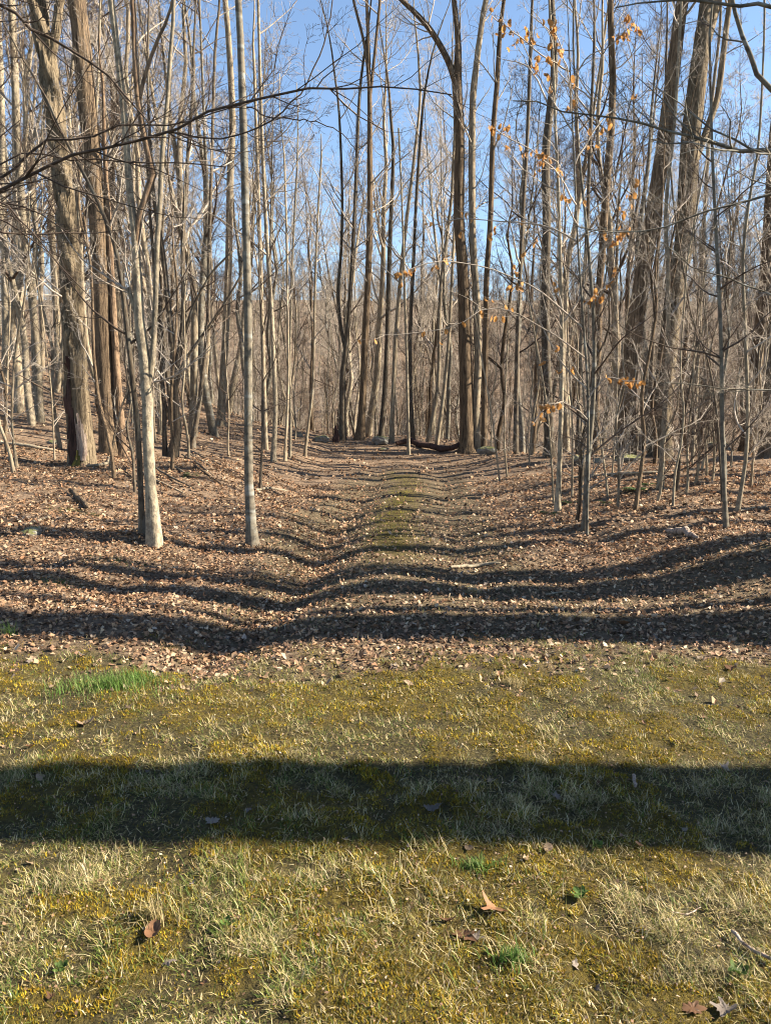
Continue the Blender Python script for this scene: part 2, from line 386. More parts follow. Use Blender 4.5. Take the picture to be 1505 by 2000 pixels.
def trunk_mesh(name, P, Rr, sides, ridge=0.0, flare=0.0, seed=0, flen=0.5, freq=26.0, dent=None):
    """round trunk with root flare, bark ridges and slow out-of-roundness"""
    n = len(P)
    T = unit(np.gradient(P, axis=0)); ref = np.array([1.0, 0.13, 0])
    if abs(unit(P[-1] - P[0])[2]) < 0.5: ref = np.array([0, .1, 1.0])
    U = unit(np.cross(T, np.broadcast_to(ref, T.shape))); W = np.cross(T, U)
    a = np.arange(sides) * 2 * math.pi / sides
    s = np.concatenate([[0], np.cumsum(np.linalg.norm(np.diff(P, axis=0), axis=1))])
    A, S = np.meshgrid(a, s)
    rad = np.repeat(Rr[:, None], sides, 1)
    lob = 0.5 + 0.5 * np.cos(A * 5 + seed) * 0.6 + 0.4 * np.cos(A * 3 + 2 * seed)
    rad = rad * (1 + flare * np.exp(-np.maximum(S - .25, 0) / flen) * (0.55 + 0.6 * lob))
    rad = rad * (1 + 0.03 * np.cos(A * 2 + S * 0.6 + seed) + 0.02 * np.cos(A * 3 - S * 0.9))
    if ridge:
        warp = 1.6 * (vnoise(A * 3, S * 1.6, seed + 5) - .5)
        nz = vnoise(np.cos(A) * freq * .32 + warp + 50, S * 3.2 + np.sin(A) * freq * .32, seed)
        nz2 = vnoise(A * freq / 2 + warp * 2, S * 3.0 + 3 * vnoise(A * 4, S * 2, seed + 3), seed + 9)
        rad = rad + ridge * (np.abs(nz2 - .5) * 2 + 0.5 * nz - .95)
    if dent is not None: rad = dent(A, S, rad)
    Vv = P[:, None] + rad[..., None] * (np.cos(A)[..., None] * U[:, None] + np.sin(A)[..., None] * W[:, None])
    r = np.arange(n - 1)[:, None] * sides; c = np.arange(sides)[None]; c2 = (c + 1) % sides
    q = np.stack([r + c, r + c2, r + sides + c2, r + sides + c], -1).reshape(-1, 4)
    top = np.arange(sides)[None] + (n - 1) * sides
    return np_mesh(name, Vv.reshape(-1, 3), [q, top], None, True), Vv, A, S, U, W

# ---------------------------------------------------------------- trees that the photograph singles out
TRIS = {}
def stem_world(pts, Y, H, first, wob_seed, npts):
    g = np.random.default_rng(wob_seed)
    out = []
    for q in pts:
        p = at_depth(q[0], q[1], Y + (q[3] if len(q) > 3 else 0.0))
        dist = p[1] * math.cos(PITCH) - (p[2] - CAM_H) * math.sin(PITCH)
        out.append([*p, 0.5 * q[2] / FPX * dist * 0.90])
    out = np.array(out)
    if first:
        out[0, 2] = float(ground(out[0, 0], out[0, 1]))
        b = out[0].copy(); b[2] -= 0.25; out = np.vstack([b, out])
    if H and out[-1, 2] < H:
        d = out[-1, :3] - out[-3 if len(out) > 2 else -2, :3]; d = d / np.linalg.norm(d); d[0] *= .6; d[1] += g.normal() * .04
        z0, r0 = out[-1, 2], out[-1, 3]; p = out[-1, :3].copy(); k = 5
        for j in range(1, k + 1):
            d = unit(d + np.array([*g.normal(size=2) * .07, .12])); p = p + d * (H - z0) / k
            out = np.vstack([out, [*p, max(0.012, r0 * (1 - j / (k + .15)) ** .8)]])
    return smooth_path(out, npts)
def key_tree(name, label, cat, stems, mat, H=15, base=None, Y=None, group=None, twig='twig', crown=None, sides=14, ridge=0, flare=0.35, seed=1, zlo=None, dent=None, rings=None, extra=None, flen=0.35):
    px, py = stems[0]['p'][0][:2]
    if Y is None:
        b = on_ground(px, py); Y = b[1]
    g = np.random.default_rng(seed * 7 + 3)
    org = at_depth(px, py, Y); org[2] = float(ground(org[0], org[1]))
    root = thing(name, label, cat, org, group)
    print('TREE', name, 'Y=%.1f x=%.1f' % (Y, org[0]), 'dia=%.2f' % (stems[0]['p'][0][2] / FPX * Y))
    ws = []
    for k, s in enumerate(stems):
        h = s.get('H', H)
        n = rings if (rings and k == 0) else (28 if ridge == 0 else 110)
        q = stem_world(s['p'], Y, org[2] + h if h else 0, k == 0 or s.get('root'), seed * 31 + k, n)
        P, Rr = q[:, :3] - org, q[:, 3]
        big = ridge if s['p'][0][2] > 15 else 0
        me, Vv, A, S, U, W = trunk_mesh('trunk', P, Rr, sides if (k == 0 or big) else 10, big, flare if (k == 0 or s.get('root')) else 0, seed + k, flen=flen, dent=dent if k == 0 else None)
        part('trunk', me, root, M[s.get('m', mat)])
        ws.append((P, Rr))
        if k == 0: first = (Vv, A, S, U, W, P, Rr)
    cp = dict(nl=12, zfrac=(0.4, 0.98), llen=(1.2, 3.2), nb=5, ntw=4, ntt=1)
    if crown: cp.update(crown)
    if cp['nl']:
        polys = crown_polys(g, ws, **cp)
        if extra: polys += extra(g, Y, org)
        part('crown', np_mesh('crown', *tubes(polys), None, True), root, M[twig])
    return root, first, Y, org, ws
def px_branch(g, pts, Y, org, n=14, sides=6, kids=7, klen=(0.2, 0.5), twigs=4, up=0.05, dy=0.0, tw=3, thin=1.0):
    """an explicit branch given by its course in the picture at depth Y (metres), with side branches"""
    q = []
    for j, p in enumerate(pts):
        w_ = at_depth(p[0], p[1], Y + (p[3] if len(p) > 3 else dy * j / len(pts))); q.append([*(w_ - org), 0.5 * p[2] / FPX * Y * thin])
    q = smooth_path(q, n); P, Rr = q[None, :, :3], q[None, :, 3]
    P = P + g.normal(size=P.shape) * 0.006
    out = [(P, Rr, sides)]
    if kids:
        C2, R2 = grow(g, P, Rr, kids, (0.12, 1.0), (klen[0], klen[1], 'rel'), (0.4, 1.0), 7, up, 0.15, 0.6)
        C3, R3 = grow(g, C2, R2, twigs, (0.15, 1.0), (0.3, 0.6, 'rel'), (0.4, 1.0), 5, up * .6, 0.17, 0.65)
        out += [(C2, R2, 4), (C3, R3, 3)]
        if tw:
            C4, R4 = grow(g, C3, R3, tw, (0.2, 1.0), (0.35, 0.7, 'rel'), (0.4, 0.9), 4, 0.03, 0.16, 0.8); out.append((C4, R4, 3))
    return out

# --- the two thick trunks on the left bank
def hollow(A, S, rad):                        # rotten strip on the camera side of the trunk foot
    c = 2.62 + 0.10 * np.sin(S * 3.1); wd = 0.72 * sstep(2.75, 1.9, S) + 0.12 * np.sin(S * 7 + A * 3)
    m = sstep(wd, wd * .55, np.abs(A - c)) * sstep(0.2, 0.4, S)
    return rad - 0.075 * m * (0.7 + 0.6 * vnoise(A * 9, S * 2.5, 3))
T1, f1, Y1, o1, w1 = key_tree('ridged_bark_tree', 'thick grey ridged trunk with a rotten hollow and moss at its foot', 'tree',
    [dict(p=[(160, 910, 56), (158, 860, 53), (150, 780, 52), (146, 690, 49), (136, 500, 47), (118, 300, 46), (92, 120, 43), (70, 0, 40)]),
     dict(p=[(97, 130, 20), (108, 70, 19), (118, 0, 18)], H=15)], 'ash', H=19, sides=46, ridge=0.022, flare=0.16, seed=2, dent=hollow, rings=190,
    crown=dict(nl=9, zfrac=(0.5, .98), llen=(2, 4), ntt=0))
def patch(cond, lift, name, mat, root, first):
    root = next(c for c in root.children if c.name.startswith('trunk'))
    Vv, A, S, U, W, P, Rr = first
    m = cond(A, S); n, k = A.shape
    q = [(r * k + c, r * k + (c + 1) % k, (r + 1) * k + (c + 1) % k, (r + 1) * k + c) for r in range(n - 1) for c in range(k) if m[r, c] and m[r + 1, c] and m[r, (c + 1) % k]]
    if not q: return
    q = np.array(q); used, inv = np.unique(q, return_inverse=True)
    axis = np.repeat(P[:, None], k, 1).reshape(-1, 3); v = Vv.reshape(-1, 3)
    d = unit(v - axis)
    nv = v[used] + d[used] * lift(A.ravel()[used], S.ravel()[used])[:, None]
    part(name, np_mesh(name, nv, inv.reshape(-1, 4), None, True), root, M[mat])
patch(lambda A, S: (np.abs(A - 3.35 - .1 * np.sin(S * 3)) < 0.36 * sstep(1.9, 0.6, S) + .12 * vnoise(A * 8, S * 3, 7)) & (S > .3) & (S < 1.0 + .6 * vnoise(A * 6, S * 0, 8)), lambda A, S: 0.012 + 0.03 * vnoise(A * 10, S * 2, 5), 'bare_wood', 'wood', T1, f1)
patch(lambda A, S: (np.abs(A - 2.45 - .1 * np.sin(S * 3)) < 0.42 * sstep(2.75, 1.6, S) + .10 * vnoise(A * 8, S * 3, 9)) & (S > .25) & (S < 2.6), lambda A, S: 0.008 + 0.012 * vnoise(A * 12, S * 3, 6), 'rotten_core', 'rot', T1, f1)
patch(lambda A, S: (np.abs(A - 3.0) < .34 * sstep(.62, .3, S) + .06 * vnoise(A * 12, S * 9, 4)) & (S > .15) & (S < .62), lambda A, S: .03 + .035 * vnoise(A * 14, S * 14, 2), 'moss_cushion', 'moss_clump', T1, f1)
T2, f2, Y2, o2, w2 = key_tree('twin_stem_tree', 'thick brown trunk with a slimmer reddish stem grown against its side', 'tree',
    [dict(p=[(214, 886, 40), (208, 800, 36), (203, 700, 36), (196, 500, 36), (183, 330, 38), (168, 180, 38), (150, 0, 38)]),
     dict(p=[(240, 888, 19), (235, 800, 15), (226, 690, 16), (219, 560, 14), (212, 420, 12), (205, 300, 9), (202, 180, 7)], root=True, m='rust', H=9)],
    'oak', H=18, sides=42, ridge=0.016, flare=0.3, seed=5, rings=160, crown=dict(nl=8, zfrac=(0.55, .98), ntt=0))
# --- the pale crooked tree in front of the bank with its dark leaning neighbour
key_tree('pale_crooked_tree', 'pale mottled crooked trunk with a knot and forked stems, front of left bank', 'tree',
    [dict(p=[(303, 1066, 30), (298, 1000, 25), (291, 900, 23), (288, 800, 23), (288, 750, 24), (279, 680, 22), (270, 600, 20), (268, 520, 18), (262, 440, 15), (250, 340, 14), (246, 260, 13), (233, 130, 13), (217, 0, 13)]),
     dict(p=[(291, 752, 15), (297, 715, 12), (301, 650, 11), (305, 560, 11), (306, 490, 11), (313, 390, 10), (317, 300, 10), (327, 200, 9), (333, 100, 8), (340, 10, 8)], H=10),
     dict(p=[(266, 480, 14), (271, 430, 15), (285, 385, 15), (299, 345, 16), (290, 300, 14), (277, 240, 13), (269, 190, 12), (263, 100, 11), (259, 0, 10)], H=10, m='rust'),
     dict(p=[(272, 195, 8), (284, 145, 8), (305, 85, 7), (334, 15, 6)], H=9, m='rust'),
     dict(p=[(268, 618, 10), (259, 590, 9), (250, 562, 8)], H=0), dict(p=[(289, 757, 9), (296, 748, 8), (300, 744, 5)], H=0, m='wood')],
    'pale', H=12, sides=20, flare=0.8, flen=0.16, seed=7, crown=dict(nl=5, zfrac=(0.62, .98), llen=(.7, 2.0), nb=5, ntw=3, ntt=1))
key_tree('dark_leaning_stem', 'dark thin stem leaning left behind the pale crooked trunk', 'tree',
    [dict(p=[(279, 1043, 15), (276, 980, 12), (270, 850, 12), (259, 740, 11), (248, 640, 11), (237, 550, 10), (222, 470, 9), (190, 392, 8), (160, 332, 7), (128, 274, 6), (90, 190, 5), (48, 120, 4), (5, 40, 3)], H=0)],
    'dark', H=0, flare=.4, flen=.1, seed=9, twig='twig_dark', crown=dict(nl=7, zfrac=(0.35, .98), llen=(.5, 1.6), nb=4, ntw=3, ntt=1))
key_tree('slender_grey_tree', 'slender smooth grey trunk with pale lichen bands beside the ditch', 'tree',
    [dict(p=[(496, 1064, 24), (489, 1010, 20), (485, 900, 19), (485, 760, 18), (484, 600, 18), (481, 470, 17), (478, 340, 17), (474, 200, 16), (470, 100, 15), (466, 0, 14)])],
    'smooth', H=13, flare=.8, flen=.14, seed=11, sides=20, crown=dict(nl=7, zfrac=(0.5, .97), llen=(.8, 2.2), nb=5, ntw=3, ntt=1))
# --- multi-stemmed clump and its neighbours
key_tree('clumped_tree', 'dark many-stemmed clump fanning out from one mossy foot on the bank', 'tree',
    [dict(p=[(335, 892, 24), (347, 850, 19), (343, 790, 14), (340, 733, 14), (333, 640, 13), (325, 560, 11), (318, 490, 10), (300, 380, 8), (292, 250, 7)]),
     dict(p=[(340, 800, 12), (344, 730, 10), (356, 640, 10), (358, 560, 9), (357, 480, 9), (365, 330, 8), (378, 160, 7)], H=12),
     dict(p=[(341, 770, 9), (356, 715, 8), (378, 680, 7), (402, 646, 6), (440, 590, 5), (475, 530, 4)], H=0),
     dict(p=[(344, 740, 9), (353, 686, 8), (375, 606, 7), (400, 555, 5), (420, 525, 5), (455, 490, 4)], H=0),
     dict(p=[(322, 885, 11), (320, 790, 9), (314, 690, 9), (310, 590, 8), (300, 500, 7), (292, 400, 6)], H=11, root=True)],
    'dark', H=13, seed=13, flare=.3, twig='twig_dark', crown=dict(nl=8, zfrac=(.45, .98), llen=(1, 2.4), nb=5, ntw=3, ntt=1))
SMALL = dict(nl=11, zfrac=(0.3, .98), llen=(1.0, 3.2), nb=5, ntw=4, ntt=2, ang=(.5, 1.1), up=.08)
SAP = dict(nl=18, zfrac=(0.14, .97), llen=(.5, 1.8), nb=5, ntw=4, ntt=2, up=.05, ang=(.6, 1.25))
def simple(name, label, pts, mat='tan', H=15, seed=1, crown=SMALL, twig='twig', cat='tree', group=None, flare=.5, more=(), **kw):
    return key_tree(name, label, cat, [dict(p=pts)] + list(more), mat, H=H, seed=seed, crown=crown, twig=twig, group=group, flare=flare, flen=.2, **kw)
simple('bare_tree', 'slim leaning brown trunk rising between the dark clump and the slender grey trunk', [(374, 876, 12), (386, 810, 10), (396, 730, 9), (404, 660, 9), (407, 590, 8), (408, 500, 8), (414, 300, 7), (420, 100, 6)], 'dark', seed=21)
simple('bare_tree', 'dark trunk with a lit right edge close behind the slender grey trunk', [(431, 830, 18), (436, 733, 16), (442, 633, 16), (447, 500, 16), (450, 332, 15), (454, 233, 14), (448, 100, 13), (440, 0, 12)], 'tan', H=17, seed=22, ridge=.008, sides=24)
simple('bare_tree', 'pale smooth trunk bending in an S on the left hillside', [(78, 822, 19), (76, 760, 17), (74, 700, 17), (68, 633, 16), (60, 566, 15), (50, 490, 15), (43, 400, 15), (33, 250, 14), (26, 100, 12), (20, 0, 11)], 'pale', H=16, seed=23)
simple('bare_tree', 'wide pale trunk on the left hillside behind the S-bent trunk', [(40, 735, 22), (38, 640, 20), (36, 500, 20), (33, 330, 18), (30, 150, 16), (24, 0, 14)], 'tan', H=19, seed=24, ridge=.01, sides=24)
simple('bare_tree', 'straight tan trunk at the picture edge on the left hillside', [(10, 745, 17), (12, 640, 16), (9, 500, 15), (6, 330, 14), (2, 150, 13)], 'pale', H=18, seed=25)
simple('bare_tree', 'brown trunk half hidden behind the ridged trunk with the hollow', [(116, 742, 16), (112, 640, 14), (105, 520, 13), (100, 380, 13), (96, 200, 12), (92, 40, 11)], 'tan', H=18, seed=26)
simple('sapling', 'thin wavy sapling on the leafy bank left of the hollow trunk', [(33, 913, 6), (24, 830, 5), (26, 740, 5), (36, 650, 5), (50, 570, 4), (58, 480, 3)], 'tan', H=5, seed=27, crown=SAP, cat='sapling')
simple('sapling', 'thin straight sapling nearest the left picture edge', [(12, 865, 4), (14, 780, 4), (16, 700, 3.5), (20, 600, 3)], 'tan', H=5, seed=28, crown=SAP, cat='sapling')
# --- poles right of the slender grey trunk
simple('pole_tree', 'pale straight pole trunk lit from the right, beside the trail bend', [(533, 899, 12), (538, 800, 10), (534, 700, 10), (530, 600, 9), (523, 500, 8), (515, 350, 8), (509, 180, 7), (504, 0, 6)], 'pale', H=14, seed=31)
simple('pole_tree', 'brown pole trunk touching the left side of the pale pole trunk', [(519, 878, 10), (515, 732, 9), (511, 600, 9), (508, 480, 8), (502, 300, 7), (496, 120, 6)], 'tan', H=14, seed=32)
simple('sapling', 'dark whip-thin sapling in front of the two pole trunks', [(508, 956, 6), (512, 860, 5), (513, 766, 5), (512, 650, 4), (506, 540, 3)], 'dark', H=6, seed=33, crown=SAP, cat='sapling', twig='twig_dark')
simple('pole_tree', 'left one of two thin stems rising close together beside the pale pole trunk', [(556, 897, 6), (560, 820, 6), (563, 720, 6), (561, 600, 5), (560, 480, 5), (556, 330, 4)], 'tan', H=11, seed=34)
simple('pole_tree', 'right one of two thin stems rising close together beside the pale pole trunk', [(566, 894, 6), (567, 820, 6), (566, 720, 5), (568, 600, 5), (572, 480, 5), (580, 330, 4)], 'pale', H=11, seed=35)
simple('pole_tree', 'thin stem leaning right between the pole trunks and the stump', [(595, 892, 7), (602, 830, 6), (610, 765, 6), (613, 680, 5), (615, 566, 5), (620, 430, 4), (628, 300, 4)], 'tan', H=10, seed=36)
# --- behind the trail's end
simple('forked_tree', 'dark trunk forking into two upright stems behind the charred stump', [(668, 859, 15), (668, 790, 13), (669, 732, 13), (676, 676, 12), (682, 600, 9), (687, 520, 9), (694, 380, 8), (700, 220, 7)], 'dark', H=19, seed=41,
       more=[dict(p=[(676, 690, 9), (664, 630, 8), (660, 566, 8), (666, 490, 7), (668, 380, 6), (662, 220, 5)], H=18)])
simple('tall_tree', 'tall dark trunk with a lit right side standing at the trail end', [(703, 859, 21), (707, 800, 17), (710, 732, 16), (714, 633, 15), (719, 533, 14), (722, 420, 13), (722, 300, 12), (721, 170, 10), (712, 90, 7), (690, 0, 6)], 'oak', H=19, seed=42, ridge=.008, sides=24,
       more=[dict(p=[(721, 180, 8), (719, 90, 8), (716, 0, 7)], H=20), dict(p=[(722, 190, 8), (731, 110, 7), (742, 0, 6)], H=19)])
simple('bare_tree', 'straight dark trunk rising behind the mossy boulder', [(744, 853, 13), (751, 760, 11), (756, 666, 11), (758, 570, 10), (762, 450, 9), (768, 300, 8)], 'dark', H=17, seed=43)
simple('bare_tree', 'right-leaning trunk just behind the fallen log', [(764, 862, 11), (768, 760, 10), (772, 670, 10), (779, 580, 9), (790, 460, 8), (806, 330, 7), (820, 200, 6)], 'tan', H=17, seed=44)
simple('sapling', 'pale straight young pole in the leaves in front of the fallen log', [(798, 888, 7), (796, 800, 6.5), (794, 700, 6), (791, 600, 5.5), (788, 500, 5), (784, 380, 4), (778, 250, 4)], 'pale', H=10, seed=45, crown=SAP, cat='sapling')
simple('bare_tree', 'dark trunk behind the pale young pole at the log', [(806, 864, 10), (800, 740, 9), (801, 640, 8), (806, 533, 8), (812, 400, 7), (822, 250, 6)], 'dark', H=17, seed=46)
simple('bare_tree', 'trunk leaning right from behind the log end', [(834, 868, 10), (848, 800, 9), (856, 730, 8), (857, 640, 8), (862, 540, 7), (880, 400, 6)], 'tan', H=16, seed=47)
simple('bare_tree', 'slim trunk leaning right beside the twin dark trunks', [(851, 876, 9), (862, 800, 8), (871, 720, 8), (878, 630, 7), (884, 500, 6)], 'tan', H=15, seed=48)
simple('twin_trunk_tree', 'twin dark trunks with pale lit edges, rising together right of the trail end', [(912, 886, 36.0), (911, 820, 31.2), (909, 732, 27.6), (906, 620, 25.2), (903, 533, 24.0), (896, 432, 22.8), (897, 330, 21.6), (897, 250, 21.6), (893, 166, 20.4), (894, 80, 13.2), (886, 0, 10.8)], 'oak', H=18, seed=51, ridge=.012, sides=36,
       more=[dict(p=[(929, 892, 20.4), (929, 800, 16.8), (933, 700, 15.6), (931, 600, 15.6), (924, 500, 15.6), (922, 432, 15.6), (921, 332, 15.6), (923, 200, 14.4), (929, 133, 13.2), (942, 33, 12.0), (948, 0, 10.8)], H=18, root=True, m='tan'),
             dict(p=[(893, 175, 14.4), (873, 116, 13.2), (835, 52, 12.0), (784, 0, 9.6), (740, -40, 7.2)], H=13)],
       crown=dict(nl=12, zfrac=(.4, .98), llen=(1.4, 3.4), nb=5, ntw=4, ntt=2))
simple('bare_tree', 'dark trunk leaning right immediately beside the twin dark trunks', [(944, 884, 13), (946, 760, 12), (948, 640, 12), (950, 533, 12), (957, 432, 12), (962, 266, 11), (970, 166, 11), (976, 60, 9)], 'oak', H=18, seed=52)
simple('bare_tree', 'thin dark trunk seen through the orange beech leaves', [(1006, 886, 11), (1008, 740, 10), (1012, 600, 9), (1020, 430, 8), (1030, 250, 8), (1036, 80, 7)], 'dark', H=17, seed=53)
simple('bare_tree', 'dark trunk with a kink behind the leafy beech sapling', [(1072, 892, 22), (1070, 800, 20), (1066, 700, 19), (1064, 600, 19), (1066, 500, 19), (1067, 430, 19), (1065, 302, 18), (1075, 205, 17), (1082, 134, 16), (1076, 0, 14)], 'dark', H=18, seed=54, ridge=.01, sides=28)
simple('bare_tree', 'tall grey-edged trunk between the kinked dark trunk and the leaning thick trunk', [(1162, 886, 18), (1164, 760, 16), (1168, 640, 16), (1170, 560, 16), (1176, 480, 16), (1183, 369, 16), (1192, 260, 16), (1196, 168, 15), (1193, 80, 14), (1192, 0, 13)], 'oak', H=18, seed=55, ridge=.008, sides=24)
simple('bare_tree', 'slim dark trunk just left of the leaning thick trunk', [(1128, 890, 10), (1130, 760, 9), (1138, 600, 9), (1146, 440, 8), (1152, 260, 7), (1160, 80, 6)], 'dark', H=16, seed=56)
# --- thick trunks on the right
key_tree('thick_leaning_tree', 'thick brown trunk leaning right, the left one of the two largest on the right', 'tree',
    [dict(p=[(1219, 890, 46.5), (1222, 800, 40.9), (1228, 720, 39.1), (1240, 634, 37.2), (1255, 533, 35.3), (1268, 453, 34.4), (1292, 302, 31.6), (1310, 168, 28.8), (1327, 33, 26.0), (1332, 0, 25.1)])],
    'oak', H=19, sides=44, ridge=0.018, flare=.14, seed=61, rings=180, crown=dict(nl=8, zfrac=(.55, .98), llen=(2, 4), ntt=0))
key_tree('thick_forked_tree', 'largest trunk on the right, ridged grey bark, forking near the top of the picture', 'tree',
    [dict(p=[(1288, 892, 52.1), (1290, 820, 43.7), (1302, 700, 41.9), (1312, 610, 40.9), (1322, 533, 40.0), (1335, 470, 40.0), (1347, 280, 39.1), (1360, 168, 39.1), (1372, 60, 31.6), (1378, 0, 26.0)]),
     dict(p=[(1366, 120, 24.2), (1386, 50, 23.2), (1398, 0, 22.3), (1406, -60, 20.5)], H=17),
     dict(p=[(1352, 330, 14.9), (1380, 250, 14.0), (1400, 190, 13.0), (1412, 100, 12.1), (1422, 20, 11.2)], H=14)],
    'ash', H=19, sides=46, ridge=0.02, flare=.15, seed=62, rings=180, crown=dict(nl=8, zfrac=(.55, .98), llen=(2, 4), ntt=0))
simple('bare_tree', 'brown trunk leaning right near the right picture edge', [(1458, 880, 32), (1468, 780, 28), (1480, 680, 26), (1492, 560, 24), (1500, 430, 22), (1512, 250, 20)], 'oak', H=18, seed=63, ridge=.012, sides=36)
simple('bare_tree', 'dark trunk cut by the right picture edge', [(1494, 892, 26), (1500, 740, 24), (1504, 620, 22), (1510, 480, 20), (1520, 300, 18)], 'dark', H=18, seed=64, ridge=.01, sides=30)
simple('bare_tree', 'slim trunk seen between the two largest trunks on the right', [(1262, 880, 10), (1270, 740, 9), (1280, 560, 8), (1290, 380, 8)], 'dark', H=16, seed=65)
simple('bare_tree', 'slim trunk right of the largest forked trunk', [(1352, 880, 11), (1358, 760, 10), (1366, 600, 9), (1374, 430, 8), (1384, 260, 8)], 'tan', H=16, seed=66)
key_tree('leaning_dead_tree', 'leaning dark dead trunk crossing behind the saplings right of the largest trunk', 'tree',
    [dict(p=[(1408, 880, 13), (1390, 790, 12), (1365, 735, 11), (1350, 715, 11), (1335, 700, 9)], H=0)], 'dark', H=0, seed=67, flare=.1, crown=dict(nl=4, llen=(.4, 1.0), nb=3, ntw=2, ntt=0))
# --- saplings in the leaves on the right
simple('sapling', 'pale lichen-spotted sapling left of the dark bluish one, in the leaves on the right', [(1088, 998, 12), (1092, 900, 10), (1095, 802, 10), (1097, 700, 9), (1096, 600, 9), (1093, 500, 8), (1090, 380, 7), (1084, 250, 6), (1080, 120, 5), (1072, 0, 4)], 'pale', H=8.5, seed=71, crown=SAP, cat='sapling')
simple('sapling', 'dark bluish-grey sapling standing nearest the trail on the right', [(1140, 1036, 11), (1147, 903, 10), (1155, 820, 10), (1159, 740, 9), (1159, 634, 8), (1151, 517, 7), (1140, 400, 6), (1128, 280, 5), (1120, 120, 4)], 'smooth', H=7.5, seed=72, crown=SAP, cat='sapling', twig='twig_dark')
simple('sapling', 'straight pale sapling with moss at its foot before the thick trunks', [(1288, 955, 13), (1293, 880, 11), (1297, 802, 10), (1303, 700, 10), (1304, 600, 9), (1303, 500, 9), (1299, 440, 8), (1302, 369, 8), (1317, 235, 7), (1325, 84, 6), (1330, 0, 5)], 'pale', H=9.5, seed=73, crown=SAP, cat='sapling')
simple('sapling', 'whip-thin crooked sapling just right of the straight pale one', [(1313, 988, 5), (1318, 920, 4.5), (1329, 869, 4), (1334, 802, 4), (1328, 720, 3.5), (1332, 640, 3)], 'pale', H=4.5, seed=74, crown=SAP, cat='sapling')
simple('sapling', 'dark straight sapling standing nearest the right picture edge', [(1416, 1031, 10), (1412, 930, 9), (1409, 802, 9), (1407, 668, 8), (1403, 567, 8), (1396, 430, 7), (1390, 300, 6), (1386, 150, 5)], 'smooth', H=7.5, seed=75, crown=SAP, cat='sapling', twig='twig_dark')
simple('sapling', 'pale sapling bowed outward beside the dark straight one', [(1438, 1004, 9), (1449, 940, 8), (1457, 880, 8), (1459, 800, 8), (1457, 720, 8), (1452, 600, 7), (1450, 500, 7), (1462, 390, 6), (1480, 285, 5), (1490, 100, 4)], 'pale', H=8, seed=76, crown=SAP, cat='sapling')
for k, (lab, p) in enumerate([
    ('thin sapling leaning left to the dark bluish sapling', [(1186, 972, 5), (1178, 900, 4), (1166, 830, 4), (1150, 760, 3)]),
    ('thin straight sapling before the thick leaning trunk', [(1195, 925, 4), (1200, 850, 4), (1204, 760, 3.5), (1206, 660, 3)]),
    ('thin sapling between the pale lichen-spotted and the dark bluish saplings', [(1116, 972, 5), (1117, 880, 4.5), (1115, 780, 4), (1108, 660, 3.5), (1104, 540, 3)]),
    ('short stem leaning on the dark bluish sapling at its foot', [(1134, 978, 7), (1136, 920, 6), (1143, 850, 5), (1152, 760, 4)]),
    ('thin bowed sapling left of the pale lichen-spotted one', [(1080, 985, 5), (1076, 900, 4), (1068, 800, 4), (1050, 690, 3.5), (1030, 580, 3)]),
    ('whip at the foot of the twin dark trunks, curving right', [(975, 940, 4), (968, 880, 3.5), (958, 800, 3), (940, 700, 3)]),
    ('pale whip right of the twin dark trunks', [(990, 935, 4), (984, 860, 3.5), (986, 770, 3), (992, 650, 3)]),
    ('thin pale sapling touching the dark straight one by the right edge', [(1409, 985, 5), (1405, 900, 4), (1398, 800, 4), (1380, 700, 3.5), (1350, 620, 3)]),
    ('thin sapling slanting right at the right picture edge', [(1470, 900, 5), (1482, 800, 4), (1496, 700, 4), (1510, 600, 3)]),
    ('thin dark stem in front of the root bank', [(214, 918, 5), (222, 860, 4), (236, 800, 4), (250, 760, 3)]),
    ('whip standing alone left of the root bank', [(107, 898, 4), (104, 830, 3), (100, 760, 3)]),
    ('thin whip on the bank behind the pale crooked trunk', [(260, 906, 4), (262, 830, 3.5), (262, 740, 3)])]):
    simple('sapling', lab, p, ['pale', 'tan', 'tan', 'dark'][k % 4], H=3.6 + .3 * (k % 4), seed=80 + k, crown=dict(SAP, nl=9, llen=(.3, .9), ntt=1), cat='sapling', flare=.1)

